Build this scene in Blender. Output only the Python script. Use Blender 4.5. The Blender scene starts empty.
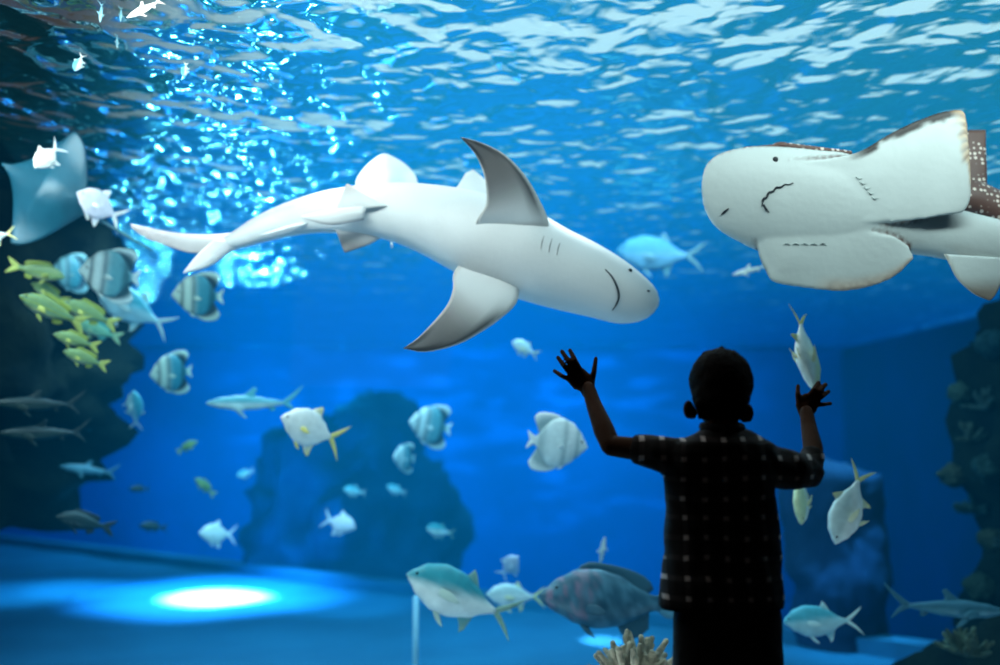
import bpy, bmesh, math, random
from mathutils import Vector, Matrix, noise
from mathutils.bvhtree import BVHTree

scene = bpy.context.scene
COL = scene.collection
PI = math.pi

# ------------------------------------------------------------------ camera
FPX = 972.0
cam_d = bpy.data.cameras.new('camera')
cam = bpy.data.objects.new('camera', cam_d)
COL.objects.link(cam)
scene.camera = cam
CAM = Vector((0, 0, 1.0))
PITCH = math.atan(98 / FPX)
cam.location = CAM
cam.rotation_euler = (PI / 2 + PITCH, 0, 0)
cam_d.lens = FPX * 36 / 1000
cam_d.sensor_width = 36
cam_d.dof.use_dof = True
cam_d.dof.focus_distance = 2.98
cam_d.dof.aperture_fstop = 1.08
R_ = Vector((1, 0, 0))
F_ = Vector((0, math.cos(PITCH), math.sin(PITCH)))
U_ = Vector((0, -math.sin(PITCH), math.cos(PITCH)))


def P(px, py, Y):
    d = F_ * FPX + R_ * (px - 500) + U_ * (332.5 - py)
    return CAM + d * (Y / d.y)


def mpp(Y):
    return Y / FPX


scene.view_settings.view_transform = 'Standard'
scene.view_settings.look = 'None'
scene.view_settings.exposure = 0
scene.cycles.max_bounces = 10
scene.cycles.transparent_max_bounces = 16
scene.cycles.volume_bounces = 0
scene.cycles.sample_clamp_indirect = 6
scene.cycles.use_denoising = True
scene.cycles.caustics_reflective = False
scene.cycles.caustics_refractive = False

# ------------------------------------------------------------------ helpers


def setup(o, label=None, cat=None, group=None, kind=None):
    if label: o['label'] = label
    if cat: o['category'] = cat
    if group: o['group'] = group
    if kind: o['kind'] = kind
    return o


def empty(name, loc, label, cat, group=None):
    o = bpy.data.objects.new(name, None)
    COL.objects.link(o)
    o.location = loc
    o.empty_display_size = 0.05
    return setup(o, label, cat, group)


def mesh(name, verts, faces, mat, root=None, cols=None, smooth=True, flip=False):
    """verts in world space; root (unrotated) holds the origin"""
    off = Vector(root.location) if root is not None and root.type == 'EMPTY' else Vector((0, 0, 0))
    me = bpy.data.meshes.new(name)
    me.from_pydata([tuple(Vector(v) - off) for v in verts], [], faces)
    me.update()
    bm = bmesh.new(); bm.from_mesh(me)
    bmesh.ops.recalc_face_normals(bm, faces=bm.faces)
    bm.to_mesh(me); bm.free()
    if smooth:
        for p in me.polygons: p.use_smooth = True
    if cols:
        a = me.color_attributes.new('Col', 'FLOAT_COLOR', 'POINT')
        for i, c in enumerate(cols): a.data[i].color = (c[0], c[1], c[2], 1)
    if mat: me.materials.append(mat)
    o = bpy.data.objects.new(name, me)
    COL.objects.link(o)
    if root is not None: o.parent = root
    return o


def lerp(a, b, t): return a + (b - a) * t
def mixc(a, b, t):
    t = max(0, min(1, t)); return tuple(a[i] + (b[i] - a[i]) * t for i in range(3))
def sst(a, b, x):
    t = max(0, min(1, (x - a) / (b - a))) if a != b else float(x > a)
    return t * t * (3 - 2 * t)


def smooth_pts(pts, n):
    """Catmull-Rom through pts (Vectors), n samples by index"""
    pts = [Vector(p) for p in pts]
    if len(pts) == 2:
        return [pts[0].lerp(pts[1], i / (n - 1)) for i in range(n)]
    # chord-length parametrisation
    ds = [0]
    for a, b in zip(pts, pts[1:]): ds.append(ds[-1] + max((b - a).length, 1e-6))
    tot = ds[-1]; out = []
    for i in range(n):
        s = tot * i / (n - 1); k = 0
        while k < len(pts) - 2 and ds[k + 1] < s: k += 1
        t = (s - ds[k]) / (ds[k + 1] - ds[k])
        p1, p2 = pts[k], pts[k + 1]
        p0 = pts[k - 1] if k else p1 * 2 - p2
        p3 = pts[k + 2] if k + 2 < len(pts) else p2 * 2 - p1
        out.append(0.5 * ((2 * p1) + (p2 - p0) * t + (2 * p0 - 5 * p1 + 4 * p2 - p3) * t * t + (3 * p1 - p0 - 3 * p2 + p3) * t ** 3))
    return out


def fin_geo(LE, TE, tdir, thick, N=14, M=8, colf=None, taper=True, edge=0):
    """thin lens-section fin between leading edge and trailing edge (root -> tip)"""
    le = smooth_pts(LE, N); te = smooth_pts(TE, N)
    verts, cols, faces = [], [], []
    tdir = Vector(tdir).normalized()
    for i in range(N):
        v = i / (N - 1)
        th = thick * ((1 - v) * .85 + .15 if taper else 1)
        top, bot, ct, cb = [], [], [], []
        for j in range(M + 1):
            u = j / M
            p = le[i].lerp(te[i], u)
            h = max(edge, th * math.sin(PI * min(1, u ** .7)) * .5 + thick * .02)
            top.append(p + tdir * h); bot.append(p - tdir * h)
            ct.append(colf(u, v, 1) if colf else (1, 1, 1)); cb.append(colf(u, v, -1) if colf else (1, 1, 1))
        verts += top + bot[::-1]; cols += ct + cb[::-1]
    W = 2 * (M + 1)
    for i in range(N - 1):
        for j in range(W):
            a = i * W + j; b = i * W + (j + 1) % W
            faces.append((a, b, b + W, a + W))
    faces.append(tuple(range(W))[::-1]); faces.append(tuple((N - 1) * W + k for k in range(W)))
    return verts, faces, cols


def ring_loft(rings, cap=True):
    W = len(rings[0]); verts = [p for r in rings for p in r]; faces = []
    for i in range(len(rings) - 1):
        for j in range(W):
            a = i * W + j; b = i * W + (j + 1) % W
            faces.append((a, b, b + W, a + W))
    if cap:
        faces.append(tuple(range(W))[::-1])
        faces.append(tuple((len(rings) - 1) * W + k for k in range(W)))
    return verts, faces


def tube_geo(pts, rads, seg=12, ell=None, domes=True):
    """tapered tube with rounded ends"""
    pts = [Vector(p) for p in pts]
    P2, R2 = list(pts), list(rads)
    if domes:
        d0 = (pts[0] - pts[1]).normalized(); d1 = (pts[-1] - pts[-2]).normalized()
        pre = [(pts[0] + d0 * rads[0] * math.sin(a), rads[0] * math.cos(a)) for a in (1.5, 1.1, .6)]
        post = [(pts[-1] + d1 * rads[-1] * math.sin(a), rads[-1] * math.cos(a)) for a in (.6, 1.1, 1.5)]
        P2 = [p for p, _ in pre] + P2 + [p for p, _ in post]
        R2 = [r for _, r in pre] + R2 + [r for _, r in post]
    rings = []; ref = None
    for i, p in enumerate(P2):
        a = P2[max(0, i - 1)]; b = P2[min(len(P2) - 1, i + 1)]
        t = (b - a).normalized()
        if ref is None:
            ref = Vector((0, 1, 0)) if abs(t.y) < .8 else Vector((1, 0, 0))
        x = (ref - t * ref.dot(t)).normalized(); ref = x
        y = t.cross(x)
        e = ell or (1, 1)
        rings.append([p + (x * math.cos(2 * PI * k / seg) * e[0] + y * math.sin(2 * PI * k / seg) * e[1]) * R2[i] for k in range(seg)])
    return ring_loft(rings)


def ellip_geo(c, r, seg=24, rings=14):
    c = Vector(c); rr = []
    for i in range(rings):
        a = -PI / 2 + PI * (i + .02) / (rings - 1 + .04)
        rr.append([c + Vector((r[0] * math.cos(a) * math.cos(2 * PI * k / seg), r[1] * math.cos(a) * math.sin(2 * PI * k / seg), r[2] * math.sin(a))) for k in range(seg)])
    return ring_loft(rr)


def join_geo(gs):
    V, F = [], []
    for g in gs:
        n = len(V); V += list(g[0]); F += [tuple(i + n for i in f) for f in g[1]]
    return V, F


def voxel(name, geos, mat, root, vox, smooth_it=4, disp=None):
    """union of closed pieces -> one continuous skin"""
    V, F = join_geo(geos)
    me = bpy.data.meshes.new('tmp'); me.from_pydata([tuple(v) for v in V], [], F)
    bm = bmesh.new(); bm.from_mesh(me); 
    # normals per island
    bmesh.ops.recalc_face_normals(bm, faces=bm.faces); bm.to_mesh(me); bm.free()
    o = bpy.data.objects.new('tmp', me); COL.objects.link(o)
    m = o.modifiers.new('r', 'REMESH'); m.mode = 'VOXEL'; m.voxel_size = vox
    s = o.modifiers.new('s', 'SMOOTH'); s.iterations = smooth_it; s.factor = .5
    dg = bpy.context.evaluated_depsgraph_get(); ev = o.evaluated_get(dg); m2 = ev.to_mesh()
    vs = [v.co.copy() for v in m2.vertices]; ns = [v.normal.copy() for v in m2.vertices]
    fs = [tuple(p.vertices) for p in m2.polygons]
    ev.to_mesh_clear(); bpy.data.objects.remove(o); bpy.data.meshes.remove(me)
    if disp: vs = [v + n * disp(v) for v, n in zip(vs, ns)]
    return mesh(name, vs, fs, mat, root)


# ------------------------------------------------------------------ materials
def nt(mat):
    mat.use_nodes = True
    t = mat.node_tree; t.nodes.clear()
    return t, t.nodes, t.links


def principled(name, color=(.5, .5, .5), rough=.5, spec=.5, attr=False, noise_amt=0, nscale=10, bump=0, bscale=20, col2=None, emit=None):
    m = bpy.data.materials.new(name); t, N, L = nt(m)
    out = N.new('ShaderNodeOutputMaterial'); b = N.new('ShaderNodeBsdfPrincipled')
    L.new(b.outputs[0], out.inputs[0])
    b.inputs['Roughness'].default_value = rough
    b.inputs['Specular IOR Level'].default_value = spec
    tc = N.new('ShaderNodeTexCoord')
    src = None
    if attr:
        a = N.new('ShaderNodeAttribute'); a.attribute_name = 'Col'; src = a.outputs['Color']
    else:
        rgb = N.new('ShaderNodeRGB'); rgb.outputs[0].default_value = (*color, 1); src = rgb.outputs[0]
    if noise_amt:
        n = N.new('ShaderNodeTexNoise'); n.inputs['Scale'].default_value = nscale; n.inputs['Detail'].default_value = 5
        L.new(tc.outputs['Object'], n.inputs['Vector'])
        mr = N.new('ShaderNodeMapRange'); mr.inputs[1].default_value = .35; mr.inputs[2].default_value = .7
        L.new(n.outputs['Fac'], mr.inputs[0])
        mx = N.new('ShaderNodeMix'); mx.data_type = 'RGBA'; mx.blend_type = 'MIX' if col2 else 'MULTIPLY'
        L.new(src, mx.inputs[6])
        if col2:
            mx.inputs[7].default_value = (*col2, 1); mm = N.new('ShaderNodeMath'); mm.operation = 'MULTIPLY'
            mm.inputs[1].default_value = noise_amt; L.new(mr.outputs[0], mm.inputs[0]); L.new(mm.outputs[0], mx.inputs[0])
        else:
            mr.inputs[3].default_value = 1 - noise_amt; mr.inputs[4].default_value = 1
            cx = N.new('ShaderNodeCombineColor')
            for k in range(3): L.new(mr.outputs[0], cx.inputs[k])
            mx.inputs[0].default_value = 1; L.new(cx.outputs[0], mx.inputs[7])
        src = mx.outputs[2]
    L.new(src, b.inputs['Base Color'])
    if bump:
        n = N.new('ShaderNodeTexNoise'); n.inputs['Scale'].default_value = bscale; n.inputs['Detail'].default_value = 6
        L.new(tc.outputs['Object'], n.inputs['Vector'])
        bp = N.new('ShaderNodeBump'); bp.inputs['Strength'].default_value = bump; bp.inputs['Distance'].default_value = .03
        L.new(n.outputs['Fac'], bp.inputs['Height']); L.new(bp.outputs[0], b.inputs['Normal'])
    return m


M_fish = principled('fish_skin', attr=True, rough=.4, noise_amt=.18, nscale=14, bump=.08, bscale=60)
M_fin = principled('fin_skin', attr=True, rough=.5, noise_amt=.12, nscale=25)
M_shark = principled('shark_skin', attr=True, rough=.5, noise_amt=.10, nscale=5, bump=.06, bscale=35)
M_eye = principled('eye_black', (.004, .004, .005), rough=.12)
M_dark = principled('dark_line', (.02, .022, .025), rough=.7)
M_skin = principled('child_skin', (.065, .028, .014), rough=.75, spec=.1, noise_amt=.1, nscale=30)
M_hair = principled('dark_hair', (.004, .003, .0025), rough=.9, spec=.15, noise_amt=.4, nscale=80, bump=.3, bscale=180)
M_trouser = principled('dark_trousers', (.006, .006, .008), rough=.9, noise_amt=.3, nscale=60, bump=.15, bscale=30)
M_shoe = principled('shoe_leather', (.02, .018, .016), rough=.55, noise_amt=.2, nscale=40)
M_sole = principled('shoe_sole', (.25, .24, .22), rough=.7, noise_amt=.2, nscale=40)
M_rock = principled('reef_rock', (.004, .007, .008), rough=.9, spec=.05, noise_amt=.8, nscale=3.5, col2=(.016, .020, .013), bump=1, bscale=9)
M_rock_haze = principled('reef_rock_haze_tint', (.004, .045, .13), rough=.9, noise_amt=.9, nscale=2.0, col2=(.012, .11, .26), bump=1, bscale=6)  # blue haze of distance put into the far rock's colour
M_hall = principled('hall_black_paint', (.006, .006, .007), rough=.9, noise_amt=.3, nscale=3)
M_hallfloor = principled('hall_carpet', (.01, .01, .012), rough=.95, noise_amt=.4, nscale=40, bump=.3, bscale=200)
M_frame = principled('window_frame_metal', (.015, .015, .017), rough=.45, noise_amt=.2, nscale=12)
M_wall = principled('tank_wall_blue', (.015, .17, .62), rough=.85, noise_amt=.75, nscale=.55, col2=(.005, .07, .32), bump=.3, bscale=2)
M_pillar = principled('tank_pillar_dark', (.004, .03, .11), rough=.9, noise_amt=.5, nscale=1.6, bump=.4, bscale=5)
M_floor = principled('tank_floor_sand', (.035, .19, .34), rough=.55, noise_amt=.6, nscale=1.2, col2=(.02, .10, .20), bump=.5, bscale=7)
M_pipe = principled('pipe_plastic', (.25, .5, .65), rough=.4, noise_amt=.1, nscale=9)


def mat_glass():
    m = bpy.data.materials.new('clear_acrylic'); t, N, L = nt(m)
    out = N.new('ShaderNodeOutputMaterial'); tr = N.new('ShaderNodeBsdfTransparent'); g = N.new('ShaderNodeBsdfGlossy')
    tr.inputs[0].default_value = (.96, .985, .99, 1); g.inputs['Roughness'].default_value = .02
    f = N.new('ShaderNodeFresnel'); f.inputs[0].default_value = 1.2
    mm = N.new('ShaderNodeMath'); mm.operation = 'MINIMUM'; mm.inputs[1].default_value = .25
    L.new(f.outputs[0], mm.inputs[0])
    mx = N.new('ShaderNodeMixShader'); L.new(mm.outputs[0], mx.inputs[0]); L.new(tr.outputs[0], mx.inputs[1]); L.new(g.outputs[0], mx.inputs[2])
    L.new(mx.outputs[0], out.inputs[0])
    return m


SIG = (.20, .075, .042)
INF = (0.0, .185, .68)


def mat_water():
    m = bpy.data.materials.new('tank_water'); t, N, L = nt(m)
    out = N.new('ShaderNodeOutputMaterial')
    geo = N.new('ShaderNodeNewGeometry'); tc = N.new('ShaderNodeTexCoord')
    # ripples
    mp = N.new('ShaderNodeMapping'); mp.inputs['Scale'].default_value = (.85, .72, 1); mp.inputs['Rotation'].default_value = (0, 0, .25)
    L.new(tc.outputs['Object'], mp.inputs[0])
    n1 = N.new('ShaderNodeTexNoise'); n1.inputs['Scale'].default_value = 6.6; n1.inputs['Detail'].default_value = 1.6; n1.inputs['Roughness'].default_value = .4
    n1.inputs['Distortion'].default_value = .3
    n2 = N.new('ShaderNodeTexNoise'); n2.inputs['Scale'].default_value = 1.1; n2.inputs['Detail'].default_value = 1
    L.new(mp.outputs[0], n1.inputs['Vector']); L.new(tc.outputs['Object'], n2.inputs['Vector'])
    ad = N.new('ShaderNodeMath'); ad.operation = 'MULTIPLY_ADD'; ad.inputs[1].default_value = 1.6
    L.new(n2.outputs['Fac'], ad.inputs[0]); L.new(n1.outputs['Fac'], ad.inputs[2])
    bp = N.new('ShaderNodeBump'); bp.inputs['Strength'].default_value = 1; bp.inputs['Distance'].default_value = .10
    L.new(ad.outputs[0], bp.inputs['Height'])
    lw = N.new('ShaderNodeLayerWeight'); lw.inputs['Blend'].default_value = .5
    L.new(bp.outputs[0], lw.inputs['Normal'])
    mr = N.new('ShaderNodeMapRange'); mr.interpolation_type = 'SMOOTHSTEP'
    mr.inputs[1].default_value = .66; mr.inputs[2].default_value = .40; mr.inputs[3].default_value = .42; mr.inputs[4].default_value = .85
    L.new(lw.outputs['Facing'], mr.inputs[0])
    gl = N.new('ShaderNodeBsdfGlossy'); gl.inputs['Color'].default_value = (.5, .92, 1, 1); gl.inputs['Roughness'].default_value = .09
    L.new(bp.outputs[0], gl.inputs['Normal'])
    tr = N.new('ShaderNodeBsdfTransparent'); tcx = N.new('ShaderNodeMapRange'); tcx.interpolation_type = 'SMOOTHSTEP'; tcx.inputs[1].default_value = .64; tcx.inputs[2].default_value = .45
    L.new(lw.outputs['Facing'], tcx.inputs[0])
    tmx = N.new('ShaderNodeMix'); tmx.data_type = 'RGBA'; tmx.inputs[6].default_value = (.05, .56, .82, 1); tmx.inputs[7].default_value = (.95, 1, 1, 1)
    L.new(tcx.outputs[0], tmx.inputs[0]); L.new(tmx.outputs[2], tr.inputs[0])
    mx = N.new('ShaderNodeMixShader'); L.new(mr.outputs[0], mx.inputs[0]); L.new(gl.outputs[0], mx.inputs[1]); L.new(tr.outputs[0], mx.inputs[2])
    # only the (near horizontal) top is a water surface, the sides are against walls
    sx = N.new('ShaderNodeSeparateXYZ'); L.new(geo.outputs['Position'], sx.inputs[0])
    gt = N.new('ShaderNodeMath'); gt.operation = 'GREATER_THAN'; gt.inputs[1].default_value = 2.42
    L.new(sx.outputs['Z'], gt.inputs[0])
    tr2 = N.new('ShaderNodeBsdfTransparent')
    mx2 = N.new('ShaderNodeMixShader'); L.new(gt.outputs[0], mx2.inputs[0]); L.new(tr2.outputs[0], mx2.inputs[1]); L.new(mx.outputs[0], mx2.inputs[2])
    L.new(mx2.outputs[0], out.inputs['Surface'])
    # depth haze: volume emission stands in for scattered light
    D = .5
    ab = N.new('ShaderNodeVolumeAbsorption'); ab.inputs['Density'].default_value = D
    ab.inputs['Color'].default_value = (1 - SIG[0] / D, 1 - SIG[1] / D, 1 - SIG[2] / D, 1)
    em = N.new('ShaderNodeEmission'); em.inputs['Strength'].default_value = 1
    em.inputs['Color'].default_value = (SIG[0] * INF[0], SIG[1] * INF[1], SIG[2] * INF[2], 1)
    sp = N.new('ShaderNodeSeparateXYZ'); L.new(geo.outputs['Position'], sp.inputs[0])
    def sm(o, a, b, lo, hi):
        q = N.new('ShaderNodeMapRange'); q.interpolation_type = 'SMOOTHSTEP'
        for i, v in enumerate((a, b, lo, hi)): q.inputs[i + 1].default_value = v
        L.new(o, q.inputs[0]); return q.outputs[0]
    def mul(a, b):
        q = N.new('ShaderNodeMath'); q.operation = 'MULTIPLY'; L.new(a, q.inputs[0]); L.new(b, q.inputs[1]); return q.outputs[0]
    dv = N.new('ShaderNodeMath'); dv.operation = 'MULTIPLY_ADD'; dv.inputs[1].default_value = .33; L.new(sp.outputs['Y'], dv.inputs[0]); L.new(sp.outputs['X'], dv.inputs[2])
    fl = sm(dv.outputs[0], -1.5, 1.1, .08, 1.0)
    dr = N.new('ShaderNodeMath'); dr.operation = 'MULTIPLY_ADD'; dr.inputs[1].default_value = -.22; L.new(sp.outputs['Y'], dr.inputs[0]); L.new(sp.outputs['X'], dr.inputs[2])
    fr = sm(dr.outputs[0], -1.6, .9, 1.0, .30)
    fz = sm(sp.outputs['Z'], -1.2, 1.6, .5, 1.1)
    L.new(mul(mul(fl, fr), fz), em.inputs['Strength'])  # dimming towards the sides and bottom put into the haze glow
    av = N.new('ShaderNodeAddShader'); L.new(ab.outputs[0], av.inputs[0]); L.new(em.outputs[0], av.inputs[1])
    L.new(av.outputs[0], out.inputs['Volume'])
    return m


def mat_shirt():
    m = bpy.data.materials.new('checked_shirt'); t, N, L = nt(m)
    out = N.new('ShaderNodeOutputMaterial'); b = N.new('ShaderNodeBsdfPrincipled'); L.new(b.outputs[0], out.inputs[0])
    b.inputs['Roughness'].default_value = .9
    tc = N.new('ShaderNodeTexCoord'); sx = N.new('ShaderNodeSeparateXYZ')
    nz = N.new('ShaderNodeTexNoise'); nz.inputs['Scale'].default_value = 7; L.new(tc.outputs['Object'], nz.inputs['Vector'])
    va = N.new('ShaderNodeVectorMath'); va.operation = 'MULTIPLY_ADD'; va.inputs[1].default_value = (.022, .0, .022)
    L.new(nz.outputs['Color'], va.inputs[0]); L.new(tc.outputs['Object'], va.inputs[2]); L.new(va.outputs[0], sx.inputs[0])

    def stripe(o, ph):
        a = N.new('ShaderNodeMath'); a.operation = 'MULTIPLY_ADD'; a.inputs[1].default_value = 2 * PI / .047; a.inputs[2].default_value = ph
        L.new(o, a.inputs[0]); s = N.new('ShaderNodeMath'); s.operation = 'SINE'; L.new(a.outputs[0], s.inputs[0])
        r = N.new('ShaderNodeMapRange'); r.inputs[1].default_value = .62; r.inputs[2].default_value = .78; L.new(s.outputs[0], r.inputs[0])
        return r.outputs[0]
    s1 = stripe(sx.outputs['X'], .4); s2 = stripe(sx.outputs['Z'], 1.0)
    pr = N.new('ShaderNodeMath'); pr.operation = 'MULTIPLY'; L.new(s1, pr.inputs[0]); L.new(s2, pr.inputs[1])
    mxm = N.new('ShaderNodeMath'); mxm.operation = 'MAXIMUM'; L.new(s1, mxm.inputs[0]); L.new(s2, mxm.inputs[1])
    a1 = N.new('ShaderNodeMix'); a1.data_type = 'RGBA'; a1.inputs[6].default_value = (.003, .003, .004, 1); a1.inputs[7].default_value = (.03, .026, .028, 1)
    L.new(mxm.outputs[0], a1.inputs[0])
    a2 = N.new('ShaderNodeMix'); a2.data_type = 'RGBA'; a2.inputs[7].default_value = (.75, .70, .68, 1)
    L.new(pr.outputs[0], a2.inputs[0]); L.new(a1.outputs[2], a2.inputs[6]); L.new(a2.outputs[2], b.inputs['Base Color'])
    n = N.new('ShaderNodeTexNoise'); n.inputs['Scale'].default_value = 400; L.new(tc.outputs['Object'], n.inputs['Vector'])
    bp = N.new('ShaderNodeBump'); bp.inputs['Strength'].default_value = .1; L.new(n.outputs['Fac'], bp.inputs['Height']); L.new(bp.outputs[0], b.inputs['Normal'])
    return m


def mat_spots():
    """brown skin with white round spots"""
    m = bpy.data.materials.new('spotted_back'); t, N, L = nt(m)
    out = N.new('ShaderNodeOutputMaterial'); b = N.new('ShaderNodeBsdfPrincipled'); L.new(b.outputs[0], out.inputs[0])
    tc = N.new('ShaderNodeTexCoord'); v = N.new('ShaderNodeTexVoronoi'); v.inputs['Scale'].default_value = 48; v.inputs['Randomness'].default_value = .35
    L.new(tc.outputs['Object'], v.inputs['Vector'])
    r = N.new('ShaderNodeMapRange'); r.inputs[1].default_value = .36; r.inputs[2].default_value = .26; L.new(v.outputs['Distance'], r.inputs[0])
    mx = N.new('ShaderNodeMix'); mx.data_type = 'RGBA'; mx.inputs[6].default_value = (.16, .075, .055, 1); mx.inputs[7].default_value = (.95, .78, .66, 1)
    L.new(r.outputs[0], mx.inputs[0]); L.new(mx.outputs[2], b.inputs['Base Color']); b.inputs['Roughness'].default_value = .5
    return m


M_glass, M_water, M_shirt, M_spots = mat_glass(), mat_water(), mat_shirt(), mat_spots()

# ------------------------------------------------------------------ world above the tank: dark left and blue horizon put into its colour
w = bpy.data.worlds.new('world'); scene.world = w; w.use_nodes = True
WN, WL = w.node_tree.nodes, w.node_tree.links
bg = WN['Background']
wtc = WN.new('ShaderNodeTexCoord'); wsp = WN.new('ShaderNodeSeparateXYZ'); WL.new(wtc.outputs['Generated'], wsp.inputs[0])
wn = WN.new('ShaderNodeTexNoise'); wn.inputs['Scale'].default_value = 3; WL.new(wtc.outputs['Generated'], wn.inputs['Vector'])
wd = WN.new('ShaderNodeMath'); wd.operation = 'MULTIPLY_ADD'; wd.inputs[1].default_value = .25; WL.new(wn.outputs['Fac'], wd.inputs[0]); WL.new(wsp.outputs['X'], wd.inputs[2])
w1 = WN.new('ShaderNodeMapRange'); w1.interpolation_type = 'SMOOTHSTEP'; w1.inputs[1].default_value = -.30; w1.inputs[2].default_value = .02; WL.new(wd.outputs[0], w1.inputs[0])
w2 = WN.new('ShaderNodeMapRange'); w2.interpolation_type = 'SMOOTHSTEP'; w2.inputs[1].default_value = .06; w2.inputs[2].default_value = .27; WL.new(wsp.outputs['Z'], w2.inputs[0])
wm1 = WN.new('ShaderNodeMix'); wm1.data_type = 'RGBA'; wm1.inputs[6].default_value = (.07, .045, .03, 1); wm1.inputs[7].default_value = (.68, 1.03, 1.14, 1)
WL.new(w1.outputs[0], wm1.inputs[0])
wm2 = WN.new('ShaderNodeMix'); wm2.data_type = 'RGBA'; wm2.inputs[6].default_value = (.0, .22, .62, 1)
WL.new(w2.outputs[0], wm2.inputs[0]); WL.new(wm1.outputs[2], wm2.inputs[7]); WL.new(wm2.outputs[2], bg.inputs[0]); bg.inputs[1].default_value = 1.0


# ------------------------------------------------------------------ structure
def box(name, lo, hi, mat, kind='structure', parent=None, cat=None, label=None):
    x0, y0, z0 = lo; x1, y1, z1 = hi
    V = [(x0, y0, z0), (x1, y0, z0), (x1, y1, z0), (x0, y1, z0), (x0, y0, z1), (x1, y0, z1), (x1, y1, z1), (x0, y1, z1)]
    F = [(0, 3, 2, 1), (4, 5, 6, 7), (0, 1, 5, 4), (1, 2, 6, 5), (2, 3, 7, 6), (3, 0, 4, 7)]
    o = mesh(name, V, F, mat, parent, smooth=False)
    if kind and not parent: o['kind'] = kind
    if label: o['label'] = label
    return o


def prism(name, poly, z0, z1, mat, kind='structure'):
    n = len(poly)
    V = [(x, y, z0) for x, y in poly] + [(x, y, z1) for x, y in poly]
    F = [tuple(range(n))[::-1], tuple(range(n, 2 * n))] + [(i, (i + 1) % n, n + (i + 1) % n, n + i) for i in range(n)]
    o = mesh(name, V, F, mat, None, smooth=False); o['kind'] = kind
    return o


GL = 2.70          # hall-side face of the acrylic
ZF, ZS = -.6, 2.5  # tank floor, water surface
# viewing hall
box('floor', (-5, -3, -.12), (5, GL, 0), M_hallfloor)
box('ceiling', (-5.2, -3.2, 3.3), (5.2, GL + .02, 3.5), M_hall)
box('wall_left', (-5.2, -3, 0), (-5, GL, 3.3), M_hall)
box('wall_right', (5, -3, 0), (5.2, GL, 3.3), M_hall)
box('wall_behind', (-5.2, -3.2, -.12), (5.2, -3, 3.3), M_hall)
# front wall around the window
box('wall_front_upper', (-5.2, GL, 2.75), (5.2, GL + .12, 3.5), M_hall)
box('wall_front_lower', (-5.2, GL, -.8), (5.2, GL + .12, .12), M_hall)
wf = bpy.data.objects.new('window_1', None); COL.objects.link(wf); wf.location = (0, GL, .12); wf['kind'] = 'structure'
box('window_frame', (-5.2, GL - .03, .12), (5.2, GL, .16), M_frame, parent=wf)
box('window_frame', (-5.2, GL - .03, 2.71), (5.2, GL, 2.75), M_frame, parent=wf)
box('window_pane', (-5.2, GL, .12), (5.2, GL + .06, 2.75), M_glass, parent=wf)

# tank shell: the back wall runs obliquely, far on the left and near on the right
A = Vector((-7.6, 14.8)); B = Vector((3.05, 7.4)); dAB = (B - A).normalized()
A2 = A - dAB * 3; B2 = B + dAB * 1.3
nrm = Vector((-dAB.y, dAB.x)); 
if nrm.y < 0: nrm = -nrm
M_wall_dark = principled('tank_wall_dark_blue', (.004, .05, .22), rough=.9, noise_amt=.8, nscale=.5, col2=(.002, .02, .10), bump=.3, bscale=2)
ZD = -2.6
box('wall_tank_back', (-11.2, 17.35, ZD - .2), (7.2, 17.6, ZS + .02), M_wall)
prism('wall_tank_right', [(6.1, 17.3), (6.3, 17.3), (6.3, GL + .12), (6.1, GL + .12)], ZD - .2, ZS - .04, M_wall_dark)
prism('wall_tank_left', [(-11, 17.3), (-11.2, 17.3), (-11.2, GL + .12), (-11, GL + .12)], ZD - .2, ZS - .04, M_wall_dark)
# the shallow shelf of the tank floor ends at an oblique edge with a raised lip
prism('trim_1', [tuple(A2 - nrm * .22), tuple(B2 + dAB * 3 - nrm * .22), tuple(B2 + dAB * 3), tuple(A2)], ZF - .2, ZF + .07, M_floor)


def grid(name, x0, x1, y0, y1, nx, ny, zf, mat, kind='structure'):
    V = [(lerp(x0, x1, i / nx), lerp(y0, y1, j / ny), 0) for j in range(ny + 1) for i in range(nx + 1)]
    V = [(x, y, zf(x, y)) for x, y, _ in V]
    F = [(j * (nx + 1) + i, j * (nx + 1) + i + 1, (j + 1) * (nx + 1) + i + 1, (j + 1) * (nx + 1) + i) for j in range(ny) for i in range(nx)]
    o = mesh(name, V, F, mat, None); o['kind'] = kind
    return o


def shelf(x, y):
    d = (Vector((x, y)) - A).dot(nrm)
    return ZF - .04 + .05 * noise.noise(Vector((x * .8, y * .8, 3))) - 2.0 * sst(.0, .35, d)
grid('floor_tank', -10.95, 6.05, GL + .12, 17.3, 150, 150, shelf, M_floor)

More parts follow.
